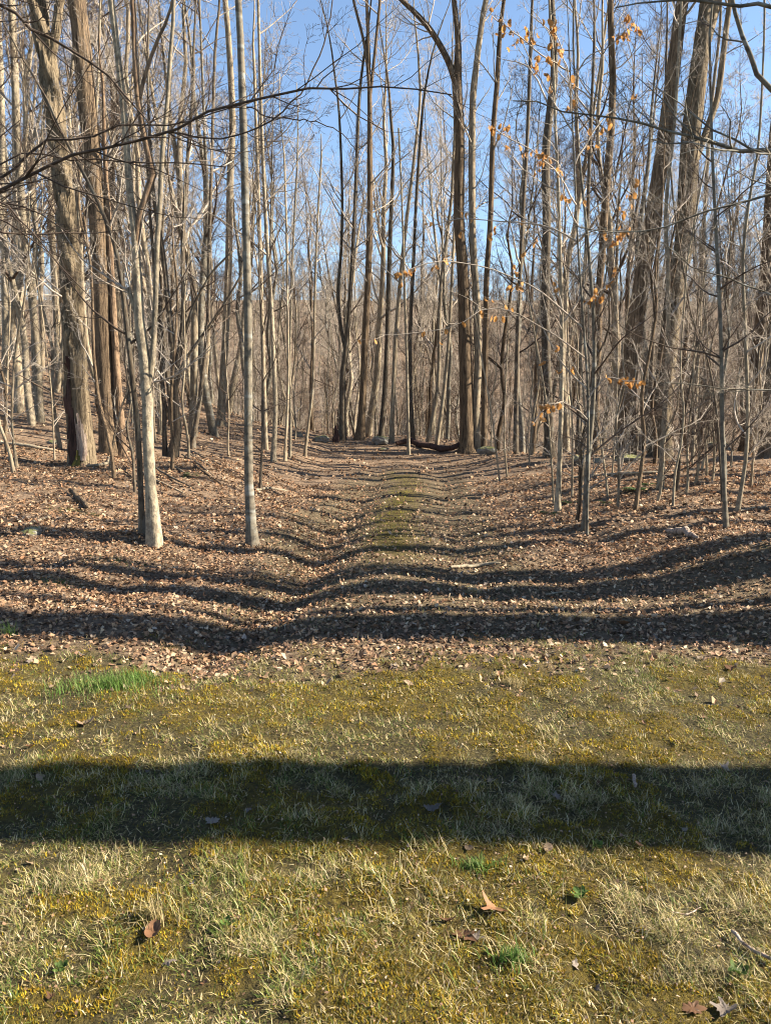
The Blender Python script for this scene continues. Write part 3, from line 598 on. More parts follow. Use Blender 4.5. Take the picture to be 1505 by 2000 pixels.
# --- the beech that keeps its orange leaves
def leaf_shape(kind, g, L=1.0):
    """a curled leaf: centre, inner ring and lobed outer ring, and a thin stalk"""
    n = 30; th = np.linspace(0, 2 * math.pi, n, endpoint=False)
    if kind == 'oval': r = .30 / np.sqrt((np.cos(th) / 1.0) ** 2 + (np.sin(th) * .58) ** 2) * (1 + .03 * np.cos(th * 15))
    elif kind == 'oak': r = .26 / np.sqrt((np.cos(th)) ** 2 + (np.sin(th) * .52) ** 2) * (1 + .24 * np.cos(th * 8 + 1.1) + .06 * g.normal(size=n))
    else: r = .34 + .12 * np.cos(5 * (th - math.pi / 2)) + .05 * np.cos(10 * (th - math.pi / 2)) + .03 * g.normal(size=n)
    rings = []
    for f in (.5, 1.0):
        rings.append(np.stack([r * f * np.cos(th), r * f * np.sin(th)], 1))
    xy = np.concatenate([[[0, 0]]] + rings + [[[-.012, -r[n * 3 // 4] * .95], [.012, -r[n * 3 // 4] * .95], [.03 * g.normal(), -r[n * 3 // 4] - .28]]])
    a_, b_, c_, d_ = g.uniform(-.9, 1.9), g.uniform(-.6, 1.3), g.uniform(-.8, .8), g.uniform(.05, .25)
    z = a_ * xy[:, 0] ** 2 + b_ * xy[:, 1] ** 2 + c_ * xy[:, 0] * xy[:, 1] + d_ * np.abs(xy[:, 0]) + .018 * g.normal(size=len(xy)) + .05 * np.sin(xy[:, 1] * 9 + g.uniform(0, 6)) * np.abs(xy[:, 0]) * 2
    Vv = np.column_stack([xy, z]); i = np.arange(n); j = (i + 1) % n
    F3 = np.concatenate([np.stack([0 * i, 1 + i, 1 + j], 1), np.stack([1 + i, 1 + n + i, 1 + n + j], 1), np.stack([1 + i, 1 + n + j, 1 + j], 1), [[2 * n + 1, 2 * n + 2, 2 * n + 3]]])
    return Vv * L, F3
gl = np.random.default_rng(5)
beech_leaf_meshes = [np_mesh('beech_leaf', *leaf_shape('oval', gl), M['beech_leaf'], True) for _ in range(6)]
YB = 9.6
base = at_depth(1150, 930, YB); base[2] = float(ground(base[0], base[1]))
beech = thing('beech_sapling', 'slender beech sapling still holding curled orange leaves on fine sprays', 'sapling', base)
gb = np.random.default_rng(77)
bq = [at_depth(px, py, YB) for px, py in [(1150, 960), (1148, 800), (1140, 650), (1128, 480), (1120, 300), (1112, 120), (1104, -60)]]
bq[0] = base - [0, 0, .2]
bq = np.array([[*(p - base), r] for p, r in zip(bq, [.018, .016, .014, .012, .010, .007, .004])])
bs = smooth_path(bq, 30)
part('trunk', trunk_mesh('trunk', bs[:, :3], bs[:, 3], 10, 0, .2, 3, flen=.08)[0], beech, M['smooth'])
beech_paths = [
 [(1128, 470, 4.2), (1060, 440, 3.0), (980, 432, 2.4), (900, 428, 1.8), (845, 440, 1.5)], [(1138, 640, 4.2), (1040, 560, 3.0), (940, 520, 2.4), (860, 510, 1.8), (800, 525, 1.5)],
 [(1142, 700, 3.6), (1060, 640, 2.4), (960, 600, 1.8), (880, 640, 1.5), (740, 655, 1.5)], [(1112, 140, 3.6), (1060, 110, 2.4), (1000, 60, 1.8), (960, 30, 1.5)],
 [(1114, 160, 3.6), (1150, 110, 2.4), (1190, 90, 1.8), (1240, 40, 1.5)], [(1119, 260, 3.6), (1080, 200, 2.4), (1040, 130, 1.8), (1010, 60, 1.5)],
 [(1122, 320, 3.6), (1170, 240, 2.4), (1205, 210, 1.8), (1250, 190, 1.5)], [(1124, 400, 3.6), (1080, 330, 2.4), (1030, 290, 1.8), (960, 250, 1.5)],
 [(1132, 540, 3.6), (1180, 480, 2.4), (1220, 420, 1.8), (1245, 330, 1.5)], [(1145, 760, 3.6), (1090, 700, 2.4), (1050, 620, 1.8), (1020, 560, 1.5)],
 [(1148, 820, 3.6), (1110, 790, 2.4), (1070, 790, 1.8), (1040, 830, 1.5)], [(1146, 780, 3.0), (1180, 740, 2.4), (1220, 745, 1.8), (1250, 745, 1.5)], [(1135, 600, 3.0), (1180, 560, 2.4), (1200, 540, 1.5)],
 [(1116, 220, 3.0), (1110, 150, 2.4), (1090, 80, 1.8), (1075, 40, 1.5)], [(1126, 440, 3.0), (1100, 380, 2.4), (1090, 320, 1.8), (1050, 300, 1.5)]]
bp_all, tips = [], []
for pth in beech_paths:
    dy = gb.uniform(-1.3, .9)
    pl = px_branch(gb, [(a, b, c, dy * j / len(pth)) for j, (a, b, c) in enumerate(pth)], YB, base, n=12, sides=5, kids=9, klen=(.12, .32), twigs=3, up=.0, tw=0)
    bp_all += pl
    for P, Rr, k in pl[:2]:
        B, n, _ = P.shape
        for b in range(B):
            for j in range(n // 2, n): tips.append(P[b, j])
beech_crown = part('crown', np_mesh('crown', *tubes(bp_all), None, True), beech, M['twig'])
tips = np.array(tips)
clump = vnoise(tips[:, 0] * 3.0 + 7, tips[:, 2] * 3.0, 12)
prob = np.clip(clump - .22, 0.05, 1); prob /= prob.sum()
for k in gb.choice(len(tips), 290, replace=False, p=prob):
    o = link('leaf', beech_leaf_meshes[int(gb.integers(6))]); o.parent = beech_crown
    s = gb.uniform(.055, .088); o.scale = (s, s, s)
    o.rotation_euler = (R_(-90) + gb.normal() * .45, gb.normal() * .5, gb.uniform(0, 6.28))
    o.location = tips[k] + np.array([gb.normal() * .015, gb.normal() * .015, -s * .45])

# --- trees just outside the frame: owners of the overhanging boughs and of the long shadows
def off_tree(label, X, Yc, r, H=17, seed=1, mat='oak', boughs=(), twig='twig_dark', nl=10, zf=(.5, .98), ll=(1.5, 3.5), ntt=0, nb=5, group=None):
    g = np.random.default_rng(seed); z = float(ground(X, Yc)); org = np.array([X, Yc, z])
    root = thing('shade_tree' if not boughs else 'overhanging_tree', label, 'tree', org, group)
    pts = [[0, 0, -.3, r * 1.15]] + [[g.normal() * .03 * k, g.normal() * (.035 if not boughs else .012) * k ** .7, H * k / 7, r * (1 - .8 * (k / 7) ** 1.3) ] for k in range(8)]
    q = smooth_path(pts, 40); me = trunk_mesh('trunk', q[:, :3], q[:, 3], 16, .012 if r > .15 else .004, .3, seed)[0]
    part('trunk', me, root, M[mat])
    polys = crown_polys(g, [(q[:, :3], q[:, 3])], nl=nl, zfrac=zf, llen=ll, nb=nb, ntw=3, ntt=ntt)
    part('crown', np_mesh('crown', *tubes(polys), None, True), root, M['twig'])
    bl = []
    for Yd, pth, kids in boughs: 
        bl += px_branch(g, pth, Yd, org, n=22, sides=7, kids=int(kids * 1.5), klen=(.08, .34), twigs=6, up=.05, tw=2, thin=.72)
    if bl: part('bough', np_mesh('bough', *tubes(bl), None, True), root, M[twig])
    return root
off_tree('tree off the left edge whose long dark boughs arch across the upper picture', -5.2, 6.6, .16, 11, 201, 'dark', boughs=[
  (6.2, [(-480, 520, 22), (-200, 440, 14), (0, 372, 9), (70, 338, 8), (135, 308, 8), (230, 282, 7), (330, 258, 7), (420, 215, 6.5), (500, 194, 6.5), (580, 176, 6), (660, 174, 5), (760, 172, 4), (880, 185, 3)], 26),
  (6.5, [(-480, 470, 16), (-200, 420, 10), (0, 352, 7), (45, 310, 6.5), (100, 270, 6.5), (165, 272, 5), (230, 245, 4.5), (330, 245, 4), (470, 205, 3)], 16),
  (6.0, [(-480, 150, 14), (-150, -20, 10), (0, 12, 8.5), (60, 55, 8), (105, 78, 7.5), (150, 105, 6.5), (205, 145, 6), (265, 205, 4), (300, 250, 2.5)], 14),
  (6.6, [(-480, 620, 12), (-200, 560, 8), (0, 318, 4), (130, 312, 4), (330, 318, 3.5), (440, 325, 3)], 8),
  (6.4, [(330, 258, 5), (420, 270, 4), (500, 250, 4), (570, 200, 4), (610, 140, 3.6), (637, 70, 3.5), (651, 0, 3), (655, -80, 2.5)], 8),
  (6.4, [(480, 205, 4), (520, 225, 3.4), (600, 235, 3), (660, 255, 2.6), (700, 300, 2)], 6),
  (5.8, [(-480, 300, 12), (-160, 360, 8), (0, 395, 5), (60, 455, 4), (120, 520, 3), (180, 590, 2)], 10)])
off_tree('tree off the right edge whose pale boughs reach in front of the thick trunks', 6.4, 7.4, .2, 12, 202, 'pale', twig='smooth', boughs=[
  (7.3, [(2050, 330, 22), (1700, 310, 15), (1505, 293, 11), (1440, 294, 10), (1400, 280, 9), (1330, 262, 7), (1270, 248, 6), (1190, 230, 5), (1110, 220, 4), (1040, 200, 3.5), (1000, 196, 3)], 18),
  (7.8, [(2050, 330, 16), (1700, 350, 10), (1505, 380, 7), (1440, 398, 6), (1390, 408, 5.5), (1330, 432, 5), (1260, 452, 4), (1180, 452, 3), (1120, 440, 2)], 14),
  (7.0, [(2050, 100, 16), (1700, 60, 12), (1505, 12, 10), (1430, 12, 8), (1380, 6, 7), (1300, 2, 5), (1200, 15, 3)], 8),
  (8.6, [(2050, 420, 18), (1700, 330, 15), (1505, 178, 13), (1470, 118, 12), (1433, 20, 10), (1420, -60, 8)], 6),
  (7.6, [(2050, 700, 10), (1700, 650, 7), (1505, 575, 4), (1420, 545, 3.5), (1350, 520, 3), (1290, 470, 2)], 10),
  (8.2, [(2050, 800, 10), (1700, 780, 7), (1505, 762, 4), (1420, 758, 3.5), (1350, 752, 3), (1300, 748, 2)], 8)])
for k, (X, Yc, r, lab) in enumerate([
    (9.5, 2.90, .48, 'stout tree out of frame whose broad shadow crosses the near grass'),
    (11.5, 5.50, .50, 'stout tree out of frame whose shadow lies where grass meets leaves'),
    (9.0, 6.80, .33, 'tree out of frame whose shadow crosses the start of the trail'),
    (13.0, 8.85, .24, 'tree out of frame whose shadow crosses the trail before the moss strip'),
    (8.6, 9.85, .12, 'slim tree out of frame shading the feet of the right-hand saplings'),
    (12.5, 11.4, .11, 'thin tree out of frame whose narrow shadow crosses the moss strip'),
    (10.5, 12.9, .15, 'tree out of frame whose shadow climbs the trail bank beyond the moss strip'),
    (13.5, 15.6, .15, 'slim tree out of frame shading the trail below the crest'),
    (8.2, 1.42, .40, 'stout tree out of frame whose shadow touches the lowest grass'),
    (11.0, 14.2, .12, 'slim tree out of frame shading the leaves past the moss strip'),
    (12.0, 17.4, .13, 'tree out of frame whose shadow falls across the upper trail'),
    (13.2, 19.6, .14, 'slim tree out of frame shading the trail near the crest'),
    (15.2, 22.5, .12, 'tree out of frame whose shadow reaches the leaves before the crest'),
    (7.6, 7.65, .08, 'thin tree out of frame beside the trail start'), (9.8, 6.12, .10, 'thin tree out of frame past the lawn edge'), (11.2, 13.6, .05, 'thin tree out of frame past the far saplings'),
    (14.0, 16.6, .06, 'thin tree out of frame behind the slim ones'), (12.4, 18.5, .07, 'thin tree out of frame before the thick trunks'), (14.6, 21.0, .08, 'thin tree out of frame beside the thick trunks'),
    (16.5, 24.5, .10, 'slim tree out of frame on the falling ground'), (17.5, 26.5, .12, 'tree out of frame far along the crest'), (10.2, 10.3, .10, 'thin tree out of frame whose shadow crosses the near end of the moss strip')]):
    off_tree(lab, X, Yc, r, 15 + k % 3, 210 + k, ['oak', 'ash', 'tan'][k % 3], nl=7, zf=(.27, .95), ll=(.9, 2.3), nb=4)

# ---------------------------------------------------------------- the crowd of trees behind: shared shapes, individual trees
def variant(seed, H, r0, start, nl, ll, ang, fork=0, ntt=3, nb=6, wob=.06, ntw=4):
    g = np.random.default_rng(seed)
    n = 12; t = np.linspace(0, 1, n)
    xy = np.cumsum(g.normal(size=(n, 2)) * wob * H / 12, 0); xy -= xy[0]
    pts = np.column_stack([xy, t * H - .3, r0 * (1 - .96 * t ** 1.15)])
    q = smooth_path(pts, 26); stems = [(q[:, :3], q[:, 3])]
    for f in range(fork):
        k = int(g.uniform(.28, .6) * 26); p = q[k].copy(); a = g.uniform(0, 6.28); lean = g.uniform(.15, .4)
        fp = [p.copy()]
        for j in range(1, 6):
            lean *= .8
            p = p + np.array([math.cos(a) * lean * H * .09, math.sin(a) * lean * H * .09, (H * .93 - q[k, 2]) / 5, 0]); p[3] = q[k, 3] * .75 * (1 - .8 * j / 5)
            fp.append(p.copy())
        s = smooth_path(fp, 16); stems.append((s[:, :3], s[:, 3]))
    tv, tf, off = [], [], 0
    for P, Rr in stems:
        me, Vv, *_ = trunk_mesh('tmp', P, Rr, 10, .006, .3 if off == 0 else 0, seed, flen=.3)
        kk = Vv.shape[1]; nn = Vv.shape[0]
        r = np.arange(nn - 1)[:, None] * kk; c = np.arange(kk)[None]; c2 = (c + 1) % kk
        tf.append(np.stack([r + c, r + c2, r + kk + c2, r + kk + c], -1).reshape(-1, 4) + off); tv.append(Vv.reshape(-1, 3)); off += nn * kk
        bpy.data.meshes.remove(me)
    tm = np_mesh('trunk', np.concatenate(tv), np.concatenate(tf), M['tan'], True)
    cm = np_mesh('crown', *tubes(crown_polys(g, stems, nl=nl, zfrac=(start, .98), llen=ll, nb=nb, ntw=ntw, ntt=ntt, ang=ang, up=.12, rmin=.0030 if H > 10 else .0022)), M['twig'], True)
    return tm, cm
VAR = [variant(301, 17, .13, .30, 28, (1.6, 4.6), (.45, 1.05), 0, nb=8, ntw=5, wob=.08), variant(302, 18, .15, .34, 17, (1.8, 4.8), (.45, 1.05), 1, nb=8, ntw=5, wob=.08),
       variant(303, 15, .085, .26, 27, (1.2, 3.6), (.45, 1.1), 0, nb=8, ntw=5, wob=.11), variant(304, 16, .105, .24, 17, (1.4, 4.0), (.45, 1.1), 1, nb=8, ntw=5, wob=.13),
       variant(306, 14, .075, .22, 27, (1.0, 3.2), (.5, 1.15), 0, nb=8, ntw=5, wob=.13), variant(307, 17, .12, .26, 12, (1.8, 4.6), (.45, 1.05), 2, nb=8, ntw=5, wob=.09)]
THIN = [variant(311, 8, .032, .12, 22, (.6, 1.7), (.5, 1.2), 0, ntt=2, nb=6, wob=.08), variant(312, 6, .025, .06, 24, (.5, 1.5), (.5, 1.2), 0, ntt=2, nb=6, wob=.1),
        variant(313, 9, .04, .16, 14, (.6, 1.9), (.45, 1.1), 1, ntt=2, nb=5, wob=.08)]
fr = np.random.default_rng(404)
placed = [np.array([o.location.x, o.location.y]) for o in bpy.data.objects if o.get('category') in ('tree', 'sapling')]
def clear_of(x, y, d):
    return all((x - p[0]) ** 2 + (y - p[1]) ** 2 > d * d for p in placed)
def plant(name, label, group, pair, x, y, s, mat, twig, cat='tree', sxy=1.0):
    z = float(ground(x, y))
    root = thing(name, label, cat, (x, y, z), group, fr.uniform(0, 6.28)); root.scale = (s * sxy, s * sxy, s)
    root.rotation_euler[0] = fr.normal() * .05; root.rotation_euler[1] = fr.normal() * .055
    for nm, me, m in (('trunk', pair[0], mat), ('crown', pair[1], twig)):
        o = link(nm, me); o.parent = root; o.material_slots[0].link = 'OBJECT'; o.material_slots[0].material = m
    placed.append(np.array([x, y]))
    return root
n_ind = 0
REFS = [(158, 'hollow trunk'), (212, 'twin-stem trunk'), (285, 'pale crooked trunk'), (338, 'dark clump'), (484, 'slender grey trunk'), (533, 'pale pole trunk'), (608, 'charred stump'), (712, 'tall trail-end trunk'),
        (752, 'mossy boulder'), (796, 'pale young pole'), (850, 'fallen log'), (915, 'twin dark trunks'), (1000, 'orange beech leaves'), (1068, 'kinked dark trunk'), (1094, 'lichen-spotted sapling'), (1150, 'dark bluish sapling'), (1178, 'grey-edged tall trunk'), (1232, 'thick leaning trunk'), (1297, 'straight pale sapling'), (1320, 'thick forked trunk'), (1408, 'dark edge sapling'), (1455, 'bowed pale sapling')]
TONE = {'tan': 'tan', 'oak': 'brown', 'pale': 'pale', 'dark': 'dark', 'smooth': 'grey'}
def fill(n, yr, xr, pool, name, label, group, dmin, srange, cat='tree', tries=4000, avoid=None, where=None):
    global n_ind
    forks = (1, 3, 5) if pool is VAR else (2,); kind = 'tree' if cat == 'tree' else 'sapling'
    got = 0
    for _ in range(tries):
        if got >= n: break
        y = fr.uniform(*yr); x = fr.uniform(xr[0] * y, xr[1] * y)
        if y < 34 and abs(x - float(trail_x(y))) < 2.2: continue
        if avoid and avoid(x, y): continue
        if not clear_of(x, y, dmin): continue
        vi = int(fr.integers(len(pool))); mk = ['tan', 'oak', 'pale', 'dark', 'tan', 'smooth'][int(fr.integers(6))]; sx = fr.uniform(.85, 1.25)
        px = 752.5 + FPX * x / y; lb = label
        if 0 < px < 1505 and where:
            rp, rn = min(REFS, key=lambda q: abs(q[0] - px)); d = px - rp
            lb = '%s %s %s %s, seen %s %s the %s' % (TONE[mk], ('forked' if vi in forks else 'stout' if sx > 1.08 else 'slim'), kind, where, 'just' if abs(d) < 22 else 'well', ('left of' if d < -7 else 'right of' if d > 7 else 'behind') if abs(d) < 22 else ('left of' if d < 0 else 'right of'), rn)
            lb = lb.replace('just behind', 'directly behind')
        plant(name, lb, group, pool[vi], x, y, fr.uniform(*srange), M[mk], M[['twig', 'twig_dark'][int(fr.integers(2))]], cat, sx); got += 1
    n_ind += got
fill(28, (19, 40), (-.52, -.17), VAR, 'hillside_tree', 'bare tree in the crowd on the leafy hillside left of the trail', 'bare trees crowding the left hillside', 1.1, (.8, 1.15), where='on the hillside')
fill(20, (36, 60), (-.50, -.12), VAR, 'hillside_tree', 'bare tree far up the left hillside behind the nearer trunks', 'bare trees far up the left hillside', 1.2, (.8, 1.15), where='far up the hillside')
fill(30, (33, 58), (-.13, .13), VAR, 'hollow_tree', 'bare tree in the hollow straight beyond the trail end', 'bare trees beyond the trail end', 1.2, (.8, 1.2), where='beyond the trail end')
fill(26, (24, 40), (.13, .54), VAR, 'slope_tree', 'bare tree on the falling ground just behind the thick right trunks', 'bare trees behind the thick right trunks', 1.2, (.75, 1.15), where='on the falling ground')
fill(24, (40, 60), (.12, .52), VAR, 'slope_tree', 'bare tree deeper in the hollow behind the thick right trunks', 'bare trees deep in the hollow', 1.3, (.8, 1.2), where='deep in the hollow')
fill(26, (17, 34), (.10, .52), THIN, 'understory_sapling', 'thin twiggy sapling in the tangle between the thick right trunks', 'saplings among the right trunks', .7, (.7, 1.15), 'sapling', where='among the trunks')
fill(16, (20, 36), (-.45, -.12), THIN, 'understory_sapling', 'thin twiggy sapling between the trunks on the left hillside', 'saplings on the left hillside', .7, (.7, 1.15), 'sapling', where='on the hillside')
fill(14, (29, 42), (-.15, .12), THIN, 'understory_sapling', 'thin twiggy sapling around the far end of the trail', 'saplings at the trail end', .7, (.7, 1.15), 'sapling', where='at the trail end')
fill(16, (10, 17), (.20, .50), THIN, 'understory_sapling', 'thin twiggy sapling standing in the leaves before the thick right trunks', 'saplings before the right trunks', .5, (.6, 1.0), 'sapling', where='in the leaves')
fill(7, (12, 19), (-.50, -.22), THIN, 'understory_sapling', 'thin twiggy sapling standing on the near left bank', 'saplings on the near left bank', .6, (.7, 1.1), 'sapling', where='on the near bank')
fill(12, (14, 40), (.56, .95), VAR, 'shade_tree', 'bare tree standing out of view to the right of the thick trunks', 'trees out of view on the right', 2.0, (.8, 1.1))
fill(6, (14, 40), (-.85, -.56), VAR, 'shade_tree', 'bare tree standing out of view to the left of the hillside trunks', 'trees out of view on the left', 2.0, (.8, 1.1))

# the far wood on the opposite hillside: one mass of many trees
def far_wood(name, label, pair_objs, count, yr, seed, smin, smax, xm=.62):
    g = np.random.default_rng(seed)
    y = yr[0] + (yr[1] - yr[0]) * g.random(count) ** .72; x = g.uniform(-xm, xm, count) * y
    z = ground(x, y)
    me = np_mesh(name, np.stack([x, y, z], 1), [], None) if False else bpy.data.meshes.new(name)
    me.vertices.add(count); me.vertices.foreach_set('co', np.stack([x, y, z], 1).astype(np.float32).ravel())
    o = link(name, me); tag(o, label, 'woods', None, 'stuff')
    ng = bpy.data.node_groups.new(name, 'GeometryNodeTree')
    ng.interface.new_socket('Geometry', in_out='INPUT', socket_type='NodeSocketGeometry')
    ng.interface.new_socket('Geometry', in_out='OUTPUT', socket_type='NodeSocketGeometry')
    gi = ng.nodes.new('NodeGroupInput'); go_ = ng.nodes.new('NodeGroupOutput')
    mp = ng.nodes.new('GeometryNodeMeshToPoints'); ng.links.new(gi.outputs[0], mp.inputs[0])
    rs = ng.nodes.new('FunctionNodeRandomValue'); rs.data_type = 'FLOAT'; rs.inputs[2].default_value = smin; rs.inputs[3].default_value = smax
    rz = ng.nodes.new('FunctionNodeRandomValue'); rz.data_type = 'FLOAT_VECTOR'; rz.inputs[0].default_value = (-.05, -.05, 0); rz.inputs[1].default_value = (.05, .05, 6.28)
    idx = ng.nodes.new('GeometryNodeInputIndex')
    mo = ng.nodes.new('ShaderNodeMath'); mo.operation = 'MODULO'; mo.inputs[1].default_value = len(pair_objs); ng.links.new(idx.outputs[0], mo.inputs[0])
    jn = ng.nodes.new('GeometryNodeJoinGeometry')
    for k, objs in enumerate(pair_objs):
        cp = ng.nodes.new('ShaderNodeMath'); cp.operation = 'COMPARE'; cp.inputs[1].default_value = k; cp.inputs[2].default_value = .4; ng.links.new(mo.outputs[0], cp.inputs[0])
        for ob in objs:
            oi = ng.nodes.new('GeometryNodeObjectInfo'); oi.inputs['Object'].default_value = ob; oi.transform_space = 'ORIGINAL'; oi.inputs['As Instance'].default_value = True
            ip = ng.nodes.new('GeometryNodeInstanceOnPoints')
            ng.links.new(mp.outputs[0], ip.inputs['Points']); ng.links.new(cp.outputs[0], ip.inputs['Selection']); ng.links.new(oi.outputs['Geometry'], ip.inputs['Instance'])
            ng.links.new(rz.outputs[0], ip.inputs['Rotation']); ng.links.new(rs.outputs[1], ip.inputs['Scale']); ng.links.new(ip.outputs[0], jn.inputs[0])
    ng.links.new(jn.outputs[0], go_.inputs[0])
    md = o.modifiers.new('scatter', 'NODES'); md.node_group = ng
    return o
def objs_for(mesh_pair):
    t = next(o for o in bpy.data.objects if o.data == mesh_pair[0]); c = next(o for o in bpy.data.objects if o.data == mesh_pair[1]); return (t, c)
used = [p for p in VAR if any(o.data == p[0] for o in bpy.data.objects)]
far_wood('far_wood', 'grey-brown bare woods covering the far hillside', [objs_for(p) for p in used], 2000, (58, 245), 71, .42, .78)
used_t = [p for p in THIN if any(o.data == p[0] for o in bpy.data.objects)]
far_wood('far_thicket', 'thin undergrowth filling the hollow and the foot of the far hillside', [objs_for(p) for p in used_t], 750, (34, 110), 72, .6, 1.2, .55)

# ---------------------------------------------------------------- leaf litter, grass, moss
g3 = np.random.default_rng(900)
def surf(x, y):
    f_ = sstep(30, 12, y) * sstep(20, 6, np.abs(x))
    return ground(x, y) + f_ * 0.022 * (fbm(x * 7, y * 7, 61, 3) - .5) * 2 + .022 * zone_moss(x, y) * (y < 6) * fbm(x * 9, y * 9, 47, 2)
def scatter_area(n, y0, y1, margin=.56, power=1.0, side=.8):
    y = y0 + (y1 - y0) * g3.random(n) ** power
    x = g3.uniform(-1, 1, n) * (margin * y + side); return x, y
def rot_mats(yaw, tilt, roll):
    cy, sy, ct, st, cr, sr = np.cos(yaw), np.sin(yaw), np.cos(tilt), np.sin(tilt), np.cos(roll), np.sin(roll)
    Z = np.zeros_like(cy); O = np.ones_like(cy)
    Rz = np.stack([cy, -sy, Z, sy, cy, Z, Z, Z, O], -1).reshape(-1, 3, 3)
    Rx = np.stack([O, Z, Z, Z, ct, -st, Z, st, ct], -1).reshape(-1, 3, 3)
    Ry = np.stack([cr, Z, sr, Z, O, Z, -sr, Z, cr], -1).reshape(-1, 3, 3)
    return Rz @ Rx @ Ry
def litter(n, y0, y1, power, smin, smax, keep):
    x, y = scatter_area(n, y0, y1, power=power)
    k = g3.random(n) < keep(x, y); x, y = x[k], y[k]; n = len(x)
    s = g3.uniform(smin, smax, n)
    # two quads folded along the midrib
    base = np.array([[0, -.5, 0], [0, .55, .02], [-.30, -.16, .1], [-.24, .24, .12], [.24, .26, .12], [.30, -.14, .1]])
    Vv = np.repeat(base[None], n, 0)
    Vv = Vv + g3.normal(size=Vv.shape) * np.array([.08, .08, .09]); Vv[:, :, 0] *= g3.uniform(.6, 1.6, (n, 1)); Vv[:, :, 2] += g3.uniform(-.5, .9, (n, 1)) * Vv[:, :, 0] ** 2 * 2 + g3.uniform(-.5, .8, (n, 1)) * Vv[:, :, 1] ** 2
    Rm = rot_mats(g3.uniform(0, 6.28, n), g3.normal(size=n) * .33, g3.normal(size=n) * .33)
    Vv = np.einsum('nij,nkj->nki', Rm, Vv) * s[:, None, None]
    Vv[:, :, 2] -= Vv[:, :, 2].min(1, keepdims=True) * .8
    Vv += np.stack([x, y, surf(x, y) + .003 + g3.random(n) * .012], -1)[:, None]
    tri = np.array([[0, 1, 3], [0, 3, 2], [0, 5, 4], [0, 4, 1]])
    Fq = (np.arange(n)[:, None, None] * 6 + tri[None]).reshape(-1, 3)
    pal = np.array([[.44, .31, .20], [.38, .24, .14], [.29, .17, .095], [.52, .40, .27], [.19, .11, .065], [.36, .20, .115], [.42, .34, .27], [.10, .06, .04]])
    c = pal[g3.choice(8, n, p=[.17, .2, .19, .05, .17, .12, .02, .08])] * g3.uniform(.7, 1.25, (n, 1))
    return Vv.reshape(-1, 3), Fq, np.repeat(c, 6, 0)
def crumbs(n, y0, y1, power, smin, smax, keep):
    x, y = scatter_area(n, y0, y1, power=power)
    k = g3.random(n) < keep(x, y); x, y = x[k], y[k]; n = len(x); s = g3.uniform(smin, smax, n)
    q = np.array([[-.5, -.35, 0], [.5, -.3, 0], [.4, .4, .0], [-.4, .35, 0]]); Vv = np.repeat(q[None], n, 0) + g3.normal(size=(n, 4, 3)) * np.array([.14, .14, .2])
    Rm = rot_mats(g3.uniform(0, 6.28, n), g3.normal(size=n) * .5, g3.normal(size=n) * .5)
    Vv = np.einsum('nij,nkj->nki', Rm, Vv) * s[:, None, None]; Vv[:, :, 2] -= Vv[:, :, 2].min(1, keepdims=True) * .8
    Vv += np.stack([x, y, surf(x, y) + .002 + g3.random(n) * .008], -1)[:, None]
    pal = np.array([[.40, .28, .18], [.30, .19, .12], [.20, .12, .075], [.11, .07, .045], [.48, .38, .27], [.07, .045, .03]])
    c = pal[g3.choice(6, n, p=[.18, .2, .22, .18, .08, .14])] * g3.uniform(.75, 1.25, (n, 1))
    F_ = np.arange(n)[:, None] * 4 + np.array([[0, 1, 2, 3]])
    return Vv.reshape(-1, 3), np.concatenate([F_[:, [0, 1, 2]], F_[:, [0, 2, 3]]]), np.repeat(c, 4, 0)
def keep_leaf(x, y):
    d = (1 - zone_lawn(x, y) * .985) * (1 - .86 * np.clip(zone_trail(x, y), 0, 1)) * (1 - .9 * np.clip(zone_moss(x, y), 0, 1))
    d = d * (.45 + .75 * fbm(x * 1.3, y * 1.3, 77, 3))
    d = d + .5 * np.exp(-((x - ditch_x(y)) / .3) ** 2) * sstep(4.6, 5.4, y)
    return np.clip(d, 0, 1)
def keep_crumb(x, y): return np.clip((1 - zone_lawn(x, y)) * (.35 + .30 * np.clip(zone_trail(x, y), 0, 1) + .6 * sstep(6.6, 5.2, y)) * (1 - .8 * zone_moss(x, y)) + .06 * zone_lawn(x, y), 0, 1)
parts_ = [crumbs(14000, 1.4, 4.4, 1.0, .004, .010, lambda x, y: .7 + 0 * x), crumbs(58000, 4.2, 12.0, 1.0, .012, .035, keep_crumb), crumbs(16000, 11.5, 24.0, .9, .03, .06, lambda x, y: .35 * np.clip(zone_trail(x, y), 0, 1) * (1 - zone_moss(x, y))),
          litter(56000, 4.0, 9.0, .85, .016, .046, lambda x, y: keep_leaf(x, y) * (1 - .55 * sstep(6.2, 5.2, y))), litter(52000, 8.5, 18, .8, .03, .068, keep_leaf), litter(20000, 17, 42, .75, .05, .11, keep_leaf)]
Vs, Fs, Cs, off = [], [], [], 0
for v_, f_, c_ in parts_:
    Vs.append(v_); Fs.append(f_ + off); Cs.append(c_); off += len(v_)
lo = link('leaf_litter', np_mesh('leaf_litter', np.concatenate(Vs), np.concatenate(Fs), M['litter'], False, np.concatenate(Cs)))
tag(lo, 'carpet of dry brown leaves over the woodland floor', 'leaves', None, 'stuff')
